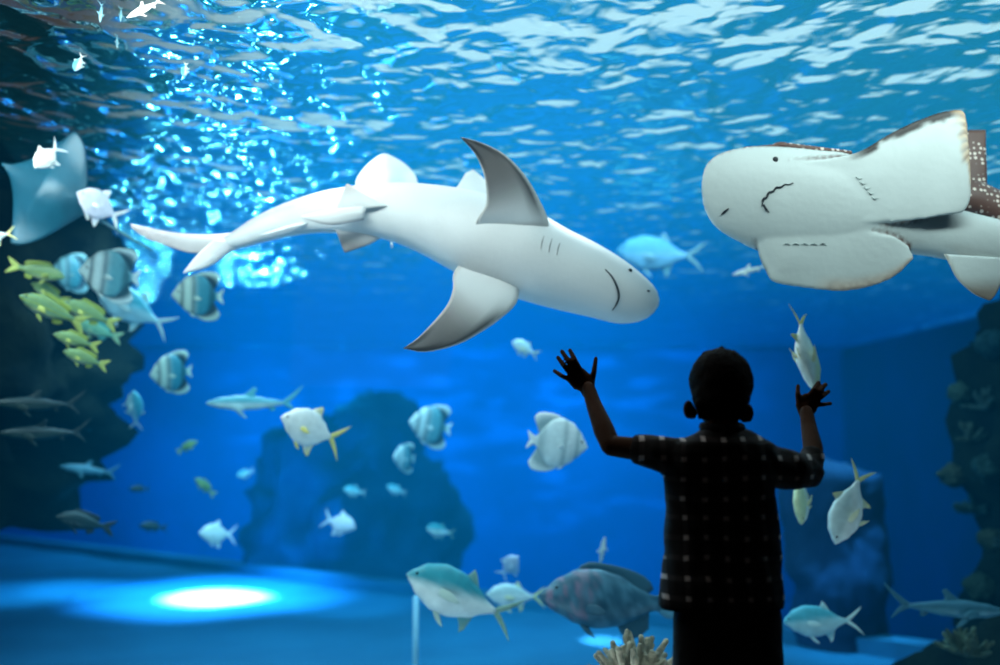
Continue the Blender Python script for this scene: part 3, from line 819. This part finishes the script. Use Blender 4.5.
pelc = lambda u, v, sd: mixc(wh, (.55, .45, .42), sst(.3, 1, v) * .7)
pfin('pelvic_fin', [(388, 206, 3.66), (368, 196, 3.66), (348, 183.5, 3.66)], [(338, 212, 3.68), (338, 203, 3.67), (346, 184.5, 3.66)], .025, pelc, root, N=12)
pfin('pelvic_fin', [(384, 236, 3.74), (368, 245, 3.74), (345.5, 252.5, 3.74)], [(332, 224, 3.76), (338, 236, 3.75), (344, 252, 3.74)], .025, lambda u, v, sd: mixc((.6, .58, .57), (.22, .2, .2), sst(.2, .8, v)), root, N=12)
pfin('clasper', [(366, 206, 3.66), (335, 209, 3.655), (301, 216, 3.67)], [(364, 220, 3.66), (330, 225, 3.655), (301, 218, 3.67)], .03, lambda u, v, sd: mixc(wh, (.4, .4, .42), sst(.7, 1, u)), root, N=12)
pfin('anal_fin', [(312, 220, 3.78), (290, 225, 3.78), (258, 235.5, 3.80)], [(300, 229, 3.78), (285, 231, 3.78), (259, 236.5, 3.80)], .02, lambda u, v, sd: (.92, .92, .92), root, N=10)
stroke('mouth', bs, [(605.6, 269.6), (611.5, 276), (616, 284), (618.5, 292), (618.5, 299), (615.5, 306), (612.5, 310)], [.0022, .003, .0038, .0042, .004, .0035, .002], M_dark, root)
p = on_skin(bs, 630, 270.5, .0)
if p: mesh('eye', *ellip_geo(p, (.009, .006, .008), 14, 10), M_eye, root)
p = on_skin(bs, 648, 291, .0)
if p: mesh('nostril', *ellip_geo(p, (.008, .003, .004), 12, 8), M_dark, root)
for gx, gy_, gl in ((560, 243, 12), (552, 239, 13), (544, 236, 13)):
    stroke('gill_slit', bs, [(gx, gy_), (gx - 2, gy_ + gl * .5), (gx - 3, gy_ + gl)], [.0008, .0012, .0008], M_dark, root)

# ------------------------------------------------------------------ guitarfish on the right
RY = 3.35
RB = [((701.5, 183), (702, 197)), ((704, 169), (705, 211)), ((713, 157), (716, 228)), ((733, 149), (735, 240)), ((760, 146), (760, 252)), ((790, 147), (790, 257)),
      ((820, 150), (820, 258)), ((850, 154), (850, 257)), ((885, 172), (882, 255)), ((922, 196), (915, 255)), ((950, 206), (946, 260)), ((975, 213), (975, 266)), ((1003, 220), (1003, 268)),
      ((1060, 236), (1060, 268)), ((1130, 250), (1130, 268)), ((1200, 259), (1200, 267))]
rr = empty('guitarfish', P(850, 205, RY), 'white bellied guitarfish with spotted brown back and broad snout at upper right', 'ray')
bel = (.74, .79, .76); brn = (.15, .075, .055)
v, f, par = body_loft(RB, lambda t: RY + .06 * t, lambda t: .20 + .45 * t, N=70)
def belly_col(t, c, s_):
    k = sst(.05, .2, s_)
    k = max(k, sst(.985, .998, c) * .8 * sst(.02, .05, t))
    return mixc(bel, brn, k)
RAYG = [(v, f, [belly_col(*q) for q in par])]; br = bvh_of(v, f)
def rfin(le, te, thick, colf, N, M):
    le = [P(*p) for p in le]; te = [P(*p) for p in te]
    RAYG.append(fin_geo(le, te, (le[0] - CAM).normalized(), thick, N=N, M=M, colf=colf, edge=.0075))


def up_col(u, v, sd):
    if sd > 0: return brn
    n = noise.noise(Vector((u * 9, v * 14, 1))) * .07
    k = (1 - sst(.055, .085, u + n)) * sst(.25, .4, v)
    c = mixc(bel, (.028, .018, .014), k)
    k2 = sst(.86, .95, v + n * .8)
    sp = .5 + .5 * math.sin(u * 60)
    c = mixc(c, mixc((.25, .11, .05), (.85, .6, .35), sp), k2 * .85)
    return c
rfin([(790, 165, RY - .01), (853, 153.5, RY - .01), (884, 137, RY - .01), (905, 126, RY - .015), (932, 115, RY - .02), (950, 110.5, RY - .02), (963, 111, RY - .02), (967, 122, RY - .02)],
     [(835, 220, RY - .018), (880, 222, RY - .02), (915, 220, RY - .025), (940, 216, RY - .03), (953, 214, RY - .03), (963, 212, RY - .03), (970, 200, RY - .03), (971, 175, RY - .02)], .022, up_col, 60, 30)


def lo_col(u, v, sd):
    if sd > 0: return brn
    n = noise.noise(Vector((u * 30, v * 40, 4))) * .5 + .5
    k = (1 - sst(.05, .30, u)) * sst(.40, .55, v)
    c = mixc(bel, mixc((.40, .24, .16), (.95, .82, .68), n), k * .9)
    return mixc(c, (.05, .04, .04), (1 - sst(.03, .05, u)) * .8 * (1 - sst(.15, .25, v)))
rfin([(756, 240, RY - .0), (759, 256, RY - .01), (765, 270, RY - .02), (774, 282, RY - .03), (800, 287, RY - .03), (840, 291, RY - .03), (870, 286.5, RY - .03), (895, 276, RY - .02), (914, 258, RY - .01)],
     [(775, 222, RY - .012), (788, 224, RY - .014), (800, 226, RY - .014), (820, 228, RY - .014), (840, 229, RY - .014), (860, 231, RY - .014), (878, 234, RY - .014), (895, 238, RY - .01), (908, 246, RY)], .022, lo_col, 60, 22)
from mathutils.kdtree import KDTree
kd = KDTree(sum(len(q[0]) for q in RAYG)); kc = []
for q in RAYG:
    for vv, cc in zip(q[0], q[2]): kd.insert(vv, len(kc)); kc.append(cc)
kd.balance()
ob = voxel('body', [(q[0], q[1]) for q in RAYG], M_shark, rr, .0055, 7)
at = ob.data.color_attributes.new('Col', 'FLOAT_COLOR', 'POINT'); offr = Vector(rr.location)
for i, vx in enumerate(ob.data.vertices):
    near = kd.find_n(vx.co + offr, 3); ws = [1 / (n_[2] + 1e-4) for n_ in near]; W3 = sum(ws)
    at.data[i].color = (*[sum(kc[n_[1]][k] * w_ for n_, w_ in zip(near, ws)) / W3 for k in range(3)], 1)
br = bvh_of([vx.co + offr for vx in ob.data.vertices], [tuple(p.vertices) for p in ob.data.polygons])
pfin('pelvic_fin', [(944, 254, RY), (950, 266, RY - .01), (958, 280, RY - .02), (974, 294, RY - .03), (989, 300.5, RY - .03)],
     [(1010, 258, RY + .02), (1006, 272, RY + .01), (1001, 284, RY), (996, 294, RY - .02), (991, 300, RY - .03)], .02,
     lambda u, v, sd: brn if sd > 0 else mixc(mixc(bel, (.16, .10, .06), sst(.3, .75, v) * .9), (.8, .7, .6), 1 - sst(0, .06, u)), rr)
# spotted back, far pelvic fin and first dorsal fin behind the belly
pfin('dorsal_fin', [(985, 215, RY + .2), (987, 180, RY + .22), (986, 150, RY + .24), (986, 130, RY + .25)], [(955, 200, RY + .2), (958, 176, RY + .22), (962, 152, RY + .24), (968, 130, RY + .25)], .02, None, rr, mat=M_spots)
TB = [((958, 186), (958, 214)), ((975, 180), (975, 218)), ((1000, 190), (1000, 228)), ((1060, 216), (1060, 246)), ((1140, 244), (1140, 262))]
v, f, par = body_loft(TB, lambda t: RY + .17, lambda t: .8, N=24, M=20)
mesh('spotted_back', v, f, M_spots, rr)
v, f = tube_geo([P(745, 148.5, RY + .03), P(790, 146.5, RY + .05), P(850, 153, RY + .05)], [.006, .012, .008], 10)
mesh('back_ridge', v, f, M_spots, rr)
mesh('eye_bump', *ellip_geo(P(781, 146, RY + .05), (.032, .02, .014), 16, 10), M_spots, rr)
# tail fin beyond the frame
pfin('tail_fin', [(1190, 258, RY + .06), (1225, 235, RY + .06), (1255, 205, RY + .06)], [(1200, 268, RY + .06), (1232, 262, RY + .06), (1262, 215, RY + .06)], .02, None, rr, mat=M_spots)
stroke('mouth', br, [(762, 206), (763.5, 199), (766.5, 197.5), (769, 192.5), (773, 191.5), (776.5, 187.5), (781, 187.3), (785, 184.3), (789, 184.6), (793, 183)], [.002, .004, .004, .004, .004, .0035, .0035, .003, .002, .002], M_dark, rr)
stroke('nostril', br, [(764, 205), (766, 209), (769, 212)], [.003, .004, .002], M_dark, rr)
p = on_skin(br, 775.5, 159.5, 0)
if p: mesh('nostril', *ellip_geo(p, (.010, .005, .011), 12, 8), M_dark, rr)
stroke('nostril', br, [(722, 214), (725, 211.5), (728, 209)], [.003, .0045, .003], M_dark, rr)
M_gill = principled('gill_grey', (.48, .53, .50), rough=.7)
for k in range(5):
    x = 784 + k * 9
    stroke('gill_slit', br, [(x, 244.5), (x + 3, 243.5), (x + 6, 245)], [.0015, .003, .0015], M_gill, rr)
    x = 856 + k * 4; y = 177 + k * 5
    stroke('gill_slit', br, [(x, y), (x + 3, y + 2), (x + 6, y + 1)], [.0012, .0025, .0012], M_gill, rr)

# ------------------------------------------------------------------ other rays: blue ray at left, pale one behind the shark
def stingray(px, py, Y, wpx, hpx, ang, label, col, tilt=.3):
    root = empty('stingray', P(px, py, Y), label, 'ray')
    c, s_ = math.cos(math.radians(ang)), math.sin(math.radians(ang))
    N, M = 30, 24; m = mpp(Y); V, Fc, Cc = [], [], []
    prof = (lambda t: max(.0, math.sin(PI * t ** .8)) ** .75) if hpx == 62 else (lambda t: math.sin(PI / 2 * t / .52) ** 1.1 if t < .52 else ((1 - t) / .48) ** 1.9 * .98 + .02)
    rings = []
    view = (P(px, py, Y) - CAM).normalized()
    for i in range(N):
        t = .01 + .98 * i / (N - 1); x = (t - .5) * wpx; hw = prof(t) * hpx / 2; r = []
        for k in range(M):
            th = 2 * PI * k / M; y = hw * math.cos(th)
            z = math.sin(th) * (.16 * hpx * math.exp(-(y / (hpx * .22)) ** 2) + .02 * hpx) * prof(t)
            lift = -abs(y / hpx) ** 2 * hpx * tilt
            X = x * c - y * s_; Yy = x * s_ + y * c
            r.append(P(px + X, py - Yy, Y) + view * (z + lift) * m)
            Cc.append(mixc(col, (col[0] * .5, col[1] * .6, col[2] * .7), sst(-.2, .6, math.sin(th))))
        rings.append(r)
    v, f = ring_loft(rings); mesh('body', v, f, M_fish, root, Cc)
    tp = [P(px - (wpx * .45 + k * wpx * .2) * c, py + (wpx * .45 + k * wpx * .2) * s_, Y) for k in range(5)]
    v, f = tube_geo(tp, [.014, .011, .008, .005, .003], 8); mesh('tail', v, f, M_fish, root, [col] * len(v))
    return root
stingray(44, 188, 4.45, 100, 128, 150, 'large blue winged ray at upper left behind the small bright white fish', (.008, .085, .13))
stingray(386, 180, 4.2, 54, 62, 95, 'pale rounded ray peeking out above the back of the shark', (.9, .9, .88), .1)


# ------------------------------------------------------------------ corals
def coral_lump(loc, r, seed, col, label, root_name='coral'):
    o = rock(root_name, loc, (r, r, r * .8), seed, r * .5, principled('coral_skin', col, rough=.8, spec=.1, noise_amt=.5, nscale=25, bump=.8, bscale=60), label, 'coral', sub=4, freq=2.2 / r * .6)
    return o


def coral_branch(loc, h, seed, col, label, n=26, spread=1.0, fat=.1):
    rnd = random.Random(seed); gs = []
    for k in range(n):
        a = rnd.random() * 2 * PI; e = (rnd.random() ** .6) * spread
        d = Vector((math.cos(a) * math.sin(e), math.sin(a) * math.sin(e), math.cos(e)))
        l = h * (.75 + .35 * rnd.random()); p0 = Vector(loc); p1 = p0 + d * l * .6 + Vector((rnd.uniform(-1, 1), rnd.uniform(-1, 1), 0)) * h * .06
        p2 = p0 + d * l + Vector((rnd.uniform(-1, 1), rnd.uniform(-1, 1), rnd.uniform(0, 1))) * h * .1
        gs.append(tube_geo([p0, p1, p2], [h * fat * .8, h * fat, h * fat * .75], 8))
    m = principled('coral_branches', col, rough=.8, noise_amt=.55, nscale=30, bump=.6, bscale=50)
    o = voxel('coral', gs, m, None, max(.004, h * .022), 2, disp=lambda v: .06 * h * fat * 3 * noise.noise(v * (3.2 / h)))
    return setup(o, label, 'coral')


# beige coral left of the boy's legs, on a rock pinnacle
rock('reef_rock', (P(634, 700, 3.5).x, 3.5, -.28), (.19, .17, .36), 23, .10, M_rock, 'rock pinnacle carrying the beige coral beside the trousers')
coral_branch(P(632, 690, 3.5), .17, 4, (.62, .50, .34), 'beige finger coral beside the trousers of the boy at the bottom', n=60, spread=1.35, fat=.085)
# corals on the right reef (placed on its skin)
rk = [o for o in COL.objects if o.name.startswith('reef_rock') and abs(o.location.x - 3.66) < .01][0]
bvr = BVHTree.FromPolygons([tuple(v.co + rk.location) for v in rk.data.vertices], [tuple(p.vertices) for p in rk.data.polygons])
def reef_hit(px, py, Yd=5.6):
    d = (P(px, py, 5) - CAM).normalized(); h = bvr.ray_cast(CAM, d)
    return h[0] if h[0] else bvr.find_nearest(P(px, py, 5.85))[0]
CR = [(962, 392, 'l', .085, (.30, .42, .30), 'olive rounded coral at the upper part of the right reef'),
      (985, 408, 'b', .13, (.20, .30, .22), 'dark green branching coral near the top of the right reef'),
      (972, 440, 'b', .12, (.35, .40, .24), 'yellowish green branching coral on the right reef below the dark green one'),
      (955, 475, 'l', .09, (.34, .33, .20), 'brownish coral lump jutting left from the right reef'),
      (990, 468, 'l', .10, (.14, .24, .20), 'dark green coral lump at the right edge halfway down the reef'),
      (975, 512, 'b', .14, (.16, .26, .20), 'dark branching coral on the right reef above the lower ledge'),
      (993, 540, 'l', .08, (.30, .30, .18), 'small tan coral at the right edge low on the reef'),
      (962, 560, 'b', .12, (.12, .22, .20), 'dark fan of branching coral low on the left side of the right reef'),
      (985, 590, 'l', .11, (.18, .24, .16), 'mossy coral mound above the dim long fish'),
      (962, 340, 'l', .10, (.10, .24, .26), 'bluish coral mound beneath the pelvic fin of the guitarfish')]
CR = [(x, y, k, r, tuple(v * .24 for v in c), lab) for x, y, k, r, c, lab in CR]
for i, (x, y, k, r, c, lab) in enumerate(CR):
    h = reef_hit(x, y)
    if k == 'l': coral_lump(h, r, 30 + i, c, lab)
    else: coral_branch(h, r, 40 + i, c, lab, n=18, spread=1.6, fat=.13)
coral_branch(P(966, 655, 4.75), .13, 77, (.16, .18, .10), 'greenish branching coral in the lower right corner', n=24, spread=1.4)

# thin vertical pipe standing on the tank floor
pv, pf = tube_geo([P(416, 596, 5.2), Vector((P(416, 596, 5.2).x, 5.2, ZF))], [.016, .016], 14, domes=False)
o = mesh('pipe', pv, pf, M_pipe, None); setup(o, 'thin pale blue vertical pipe standing at the bottom left of the silver jack', 'pipe')

# ------------------------------------------------------------------ the boy
BY = 2.42
by = empty('person', (P(722, 600, BY).x, BY, 0), 'boy in dark checked shirt seen from behind, both hands raised to the glass', 'person')
m = mpp(BY)
def T(pts, rads_px, Y=None, **k):
    ps = [P(*p) for p in pts]; return tube_geo(ps, [r * mpp(p[2]) for r, p in zip(rads_px, pts)], 20, **k)
def ringstack(rows, Y=BY, seg=32, pw=2.3, yoff=None):
    """rows: (cx, y, halfwidth_px, depthfactor)"""
    rr = []
    for n, (cx, y, hw, df) in enumerate(rows):
        c = P(cx, y, Y); R = hw * m; ring = []
        for k in range(seg):
            th = 2 * PI * k / seg; cc, ss = math.cos(th), math.sin(th)
            ring.append(c + Vector((R * math.copysign(abs(cc) ** (2 / pw), cc), R * df * math.copysign(abs(ss) ** (2 / pw), ss) + (yoff[n] if yoff else 0), 0)))
        rr.append(ring)
    return ring_loft(rr)
HY = BY + .03
g = []
g.append(ellip_geo(P(721, 385, HY), (30.0 * m, .092, 34 * m), 32, 20))                      # skull
g.append(ellip_geo(P(720.5, 402, HY + .03), (25 * m, .062, 27 * m), 28, 16))                # jaw, face side
g.append(ellip_geo(P(721, 404, HY + .093), (4.5 * m, .014, 5 * m), 12, 10))                 # nose
g.append(ellip_geo(P(721, 415, HY + .078), (9 * m, .010, 2.2 * m), 12, 8))                  # lips
g.append(ellip_geo(P(721, 398, HY - .02), (26 * m, .062, 26 * m), 28, 16))
g.append(T([(722, 418, BY + .01), (722, 432, BY), (722, 452, BY)], [16, 16, 20]))           # neck
# ears
for cx, cy, sg in ((688.6, 409.5, -1), (748.2, 413, 1)):
    g.append(ellip_geo(P(cx, cy, HY), (5.6 * m, .012, 9.5 * m), 16, 12))
    g.append(ellip_geo(P(cx - sg * 4, cy + 4, HY), (4.5 * m, .012, 6 * m), 14, 10))
# trunk under the shirt
g.append(ringstack([(722, 440, 30, .6), (722, 455, 48, .55), (722, 480, 50, .6), (722, 540, 48, .62), (725, 600, 46, .65), (727, 640, 48, .68)]))
# left arm
g.append(T([(670, 455, BY), (645, 450, BY + .02), (612, 446, BY + .06)], [16, 12, 10.2]))
g.append(T([(611, 446, BY + .06), (604, 430, BY + .10), (594, 405, BY + .17), (588.5, 388, BY + .215)], [10.2, 10.6, 8.0, 6.6]))
# right arm
g.append(T([(770, 462, BY), (795, 470, BY + .03), (812, 463, BY + .08)], [16, 12, 10.5]))
g.append(T([(812, 462, BY + .08), (813, 448, BY + .12), (809, 428, BY + .18), (806.5, 412, BY + .215)], [10.2, 9.8, 7.8, 6.6]))
HA = 2.665  # palm plane
def hand(palm, fingers, thumb):
    out = []
    for pts, r in palm: out.append(T([(x, y, HA) for x, y in pts], r, ell=(.62, 1)))
    for b, k, t, r in fingers:
        out.append(tube_geo([P(b[0], b[1], HA), P(k[0], k[1], HA - .008), P(t[0], t[1], HA + .016)], [r * mpp(HA) * 1.25, r * mpp(HA) * 1.15, r * mpp(HA) * 1.0], 12))
    b, k, t, r = thumb
    out.append(tube_geo([P(b[0], b[1], HA), P(k[0], k[1], HA - .002), P(t[0], t[1], HA + .014)], [r * mpp(HA) * 1.35, r * mpp(HA) * 1.1, r * mpp(HA) * .85], 12))
    return out
g += hand([(((588, 390), (582, 382), (573, 376)), (7, 8, 5.5)), (((588, 392), (587, 382), (581, 373)), (7, 8.5, 5.5)), (((586, 386), (576, 383), (571, 380)), (7, 6.5, 4))],
          [((572, 381), (562, 376), (554.5, 371), 2.1), ((572, 376), (564, 366), (558, 357.5), 2.2), ((576, 373), (568.5, 361), (562, 351.5), 2.3), ((581, 372), (575, 360), (570, 350.5), 2.3)],
          ((591, 385), (594, 372), (595.8, 358.5), 2.6))
g += hand([(((806, 415), (805, 406), (811, 400)), (6.5, 8, 5)), (((806, 415), (801, 405), (806, 398)), (6.5, 6, 5)), (((808, 412), (812, 408), (815, 404)), (6, 5.5, 4))],
          [((808, 398), (814, 389.5), (818.5, 382.5), 2.3), ((812, 399), (819, 391.5), (825.5, 384.5), 2.3), ((814, 402), (822, 396.5), (828.5, 391.5), 2.2), ((815, 405), (823, 404.5), (830.5, 403.5), 2.0)],
          ((799.5, 404), (797.8, 395), (798, 386), 2.5))
voxel('body', g, M_skin, by, .0032, 2)
# eyes on the far side of the head
for sx_ in (-1, 1):
    mesh('eye', *ellip_geo(P(721 + sx_ * 11.5, 393, HY + .083), (4 * m, .006, 2.6 * m), 14, 10), M_eye, by)
# hair
def hair_disp(v): return .0016 * noise.noise(v * 150) + .002 * noise.noise(v * 40)
hg = [ellip_geo(P(721, 382, HY - .006), (31.6 * m, .096, 34 * m), 36, 22),
      ellip_geo(P(721, 396, HY - .03), (28.5 * m, .068, 26 * m), 32, 18)]
for k, (a, b) in enumerate((((709, 358), (717, 350.5)), ((718, 356), (722, 348.5)), ((727, 357), (734, 352)), ((735, 362), (741, 358)), ((702, 364), (701, 357)))):
    hg.append(T([(a[0], a[1], HY), (b[0], b[1], HY - .005)], [9, 2.5]))
for k in range(7):
    x = 700 + k * 7; hg.append(T([(x, 405, HY - .075 + .004 * abs(k - 3)), (x + .5, 417 + (k % 2) * 2, HY - .062 + .004 * abs(k - 3))], [6, 2.5]))
voxel('hair', hg, M_hair, by, .0035, 1, disp=hair_disp)
# shirt
def folds(v):
    return .006 * noise.noise(Vector((v.x * 14, v.y * 10, v.z * 7))) + .004 * noise.noise(Vector((v.x * 30 + v.z * 18, v.y * 20, v.z * 22)))
sg_ = [ringstack([(722, 425, 15, .8), (722, 431, 25, .7), (722, 437, 38, .62), (721, 443, 53, .56), (720, 452, 58, .55), (720, 466, 57, .58), (721, 484, 54.5, .60), (722, 505, 54, .62),
                  (722, 550, 56, .64), (721, 580, 58.5, .65), (721, 600, 60, .66), (721, 606, 60, .66)]),
       T([(680, 457, BY), (655, 452, BY + .01), (634, 449, BY + .035)], [21, 17, 14.5], domes=False),
       T([(680, 470, BY), (668, 462, BY)], [18, 12]),
       T([(762, 464, BY), (790, 470, BY + .03), (808, 473, BY + .07)], [23, 20.5, 15.5]),
       T([(800, 472, BY + .06), (810, 462, BY + .085), (812, 454, BY + .10)], [15, 13, 12.5], domes=False)]
voxel('shirt', sg_, M_shirt, by, .0045, 3, disp=folds)
cg = [tube_geo([P(722 + 18.5 * math.cos(t), 427 - 1.5 * math.sin(t) , BY) + Vector((0, .045 * math.sin(t), 0)) for t in [2 * PI * k / 20 for k in range(20)]], [.012] * 20, 10)]
voxel('collar', cg, M_shirt, by, .004, 2)
# trousers
Zc = lambda z, px, Y=BY: Vector((P(px, 600, BY).x, Y, z))
tg = [ringstack([(727, 592, 49, .66), (727, 620, 52, .66), (727, 655, 53, .68), (727, 685, 53, .66)], pw=2.6)]
for px in (701, 754):
    x = P(px, 600, BY).x
    tg.append(tube_geo([(x, BY, P(px, 655, BY).z), (x * 1.0, BY, .32), (x, BY, .06)], [.066, .056, .05], 20, domes=False))
voxel('trousers', tg, M_trouser, by, .006, 2, disp=lambda v: .004 * noise.noise(v * 12))
for px in (701, 754):
    x = P(px, 600, BY).x
    voxel('shoe', [ellip_geo((x, BY + .03, .045), (.038, .095, .036)), ellip_geo((x, BY - .01, .07), (.036, .045, .04))], M_shoe, by, .005, 2)
    voxel('shoe_sole', [ringstack_ for ringstack_ in [ring_loft([[Vector((x + .04 * math.cos(a), BY + .03 + .1 * math.sin(a), z)) for a in [2 * PI * k / 28 for k in range(28)]] for z in (0.001, .018)])]], M_sole, by, .005, 1)


# ------------------------------------------------------------------ lights
def area(name, loc, target, size, power, col, sizey=None):
    l = bpy.data.lights.new(name, 'AREA'); l.energy = power; l.color = col; l.size = size
    if sizey: l.shape = 'RECTANGLE'; l.size_y = sizey
    o = bpy.data.objects.new(name, l); COL.objects.link(o); o.location = loc
    d = Vector(target) - Vector(loc); o.rotation_euler = d.to_track_quat('-Z', 'Y').to_euler()
    return o


def spot(name, loc, target, power, deg, col, blend=.6, soft=.05):
    l = bpy.data.lights.new(name, 'SPOT'); l.energy = power; l.color = col; l.spot_size = math.radians(deg); l.spot_blend = blend; l.shadow_soft_size = soft
    o = bpy.data.objects.new(name, l); COL.objects.link(o); o.location = loc
    d = Vector(target) - Vector(loc); o.rotation_euler = d.to_track_quat('-Z', 'Y').to_euler()
    return o


warm = (1, .93, .86)
# added unseen fill lights, high behind the glass and low, for fish and bellies
area('tank_fill', (-.9, 2.86, 2.38), (-.6, 4.2, 1.6), 1.6, 22, warm, .15)
area('tank_fill', (-2.4, 3.5, 2.40), (-2.1, 5.2, 1.0), 1.2, 46, (1, .93, .88), .3)
area('tank_fill', (.45, 4.15, 2.42), (.3, 4.65, .6), .5, 16, (1, .93, .88), .3)
area('tank_fill', (-1.0, 4.0, 2.42), (-.9, 4.45, 1.0), .5, 12, (1, .93, .88), .3)
area('tank_fill', (1.5, 2.86, 2.38), (1.3, 4.0, 1.6), 1.6, 13, (.92, .98, .93), .15)
area('belly_fill', (-.3, 3.0, -.4), (.0, 4.4, 2.2), 2.4, 20, (.85, .95, 1), .3)
area('belly_fill', (1.9, 3.0, -.4), (1.4, 3.9, 2.2), 1.6, 9, (.9, .97, .98), .3)
# added deeper fill lights below the surface, for mid-water and the far wall
area('tank_fill', (-1.6, 6.2, 2.44), (-1.4, 6.6, 0), 1.6, 110, (.75, .92, 1), 1.2)
area('tank_fill', (.9, 6.0, 2.44), (.9, 6.8, 0), 1.6, 70, (.6, .85, 1), 1.2)
area('tank_fill', (-3.2, 13.0, 2.44), (-3.0, 16.5, 0), 3, 420, (.5, .85, 1), 1.5)
area('tank_fill', (1.0, 13.0, 2.44), (1.0, 16.5, 0), 2.5, 260, (.5, .85, 1), 1.5)
spot('glint_spot', (-5.2, 13.5, 1.1), (-2.6, 6.2, 2.5), 300, 40, (1, 1, 1), .6, .04)  # added spots without a fixture, aimed upward to make glints on the surface
spot('glint_spot', (-3.3, 12.5, 1.2), (-1.6, 5.6, 2.5), 260, 40, (1, 1, 1), .6, .04)
# floor pools
def floor_at(px, py):
    d = (P(px, py, 5) - CAM); t = (ZF - 1.0) / d.z; return CAM + d * t
for px, py, pw, dg, c in ((216, 594, 190000, 23, (1, .75, .7)), (216, 592, 6500, 56, (.2, .6, 1)), (40, 588, 900, 40, (.2, .75, 1)), (602, 637, 2600, 7, (1, .9, .9)), (512, 600, 1500, 5, (1, .9, .9)), (90, 585, 900, 32, (.2, .75, 1)), (350, 600, 500, 34, (.2, .75, 1)), (540, 625, 220, 46, (.2, .8, 1)), (850, 645, 600, 30, (.2, .75, 1))):
    t = floor_at(px, py)
    spot('tank_spotlight', (t.x, t.y - .3, 2.35), t, pw, dg, c, .99 if dg > 10 else .5)
# added spots with a noise pattern, imitating ripple light on the far wall
def ripple_spot(loc, target, power, deg, scale):
    o = spot('ripple_gobo', loc, target, power, deg, (.25, .8, 1), .9)
    l = o.data; l.use_nodes = True; t = l.node_tree; N, L = t.nodes, t.links; N.clear()
    out = N.new('ShaderNodeOutputLight'); e = N.new('ShaderNodeEmission'); L.new(e.outputs[0], out.inputs[0])
    tc = N.new('ShaderNodeTexCoord'); mp = N.new('ShaderNodeMapping'); mp.inputs['Scale'].default_value = (1, 3.2, 1)
    n = N.new('ShaderNodeTexNoise'); n.inputs['Scale'].default_value = scale; n.inputs['Detail'].default_value = 1
    mr = N.new('ShaderNodeMapRange'); mr.interpolation_type = 'SMOOTHSTEP'; mr.inputs[1].default_value = .5; mr.inputs[2].default_value = .72
    L.new(tc.outputs['Normal'], mp.inputs[0]); L.new(mp.outputs[0], n.inputs['Vector']); L.new(n.outputs['Fac'], mr.inputs[0]); L.new(mr.outputs[0], e.inputs['Strength'])
    e.inputs['Color'].default_value = (.4, 1, .75, 1)
ripple_spot((-2.5, 9.5, 1.9), (-2.2, 17.3, 1.9), 6000, 52, 9)
ripple_spot((1.2, 9.5, 1.9), (1.4, 17.3, 1.9), 6000, 52, 9)
# faint light in the viewing hall
area('hall_fill', (-.9, -1.6, 1.9), (.6, 2.4, .8), 1.2, .75, (1, .9, .85))
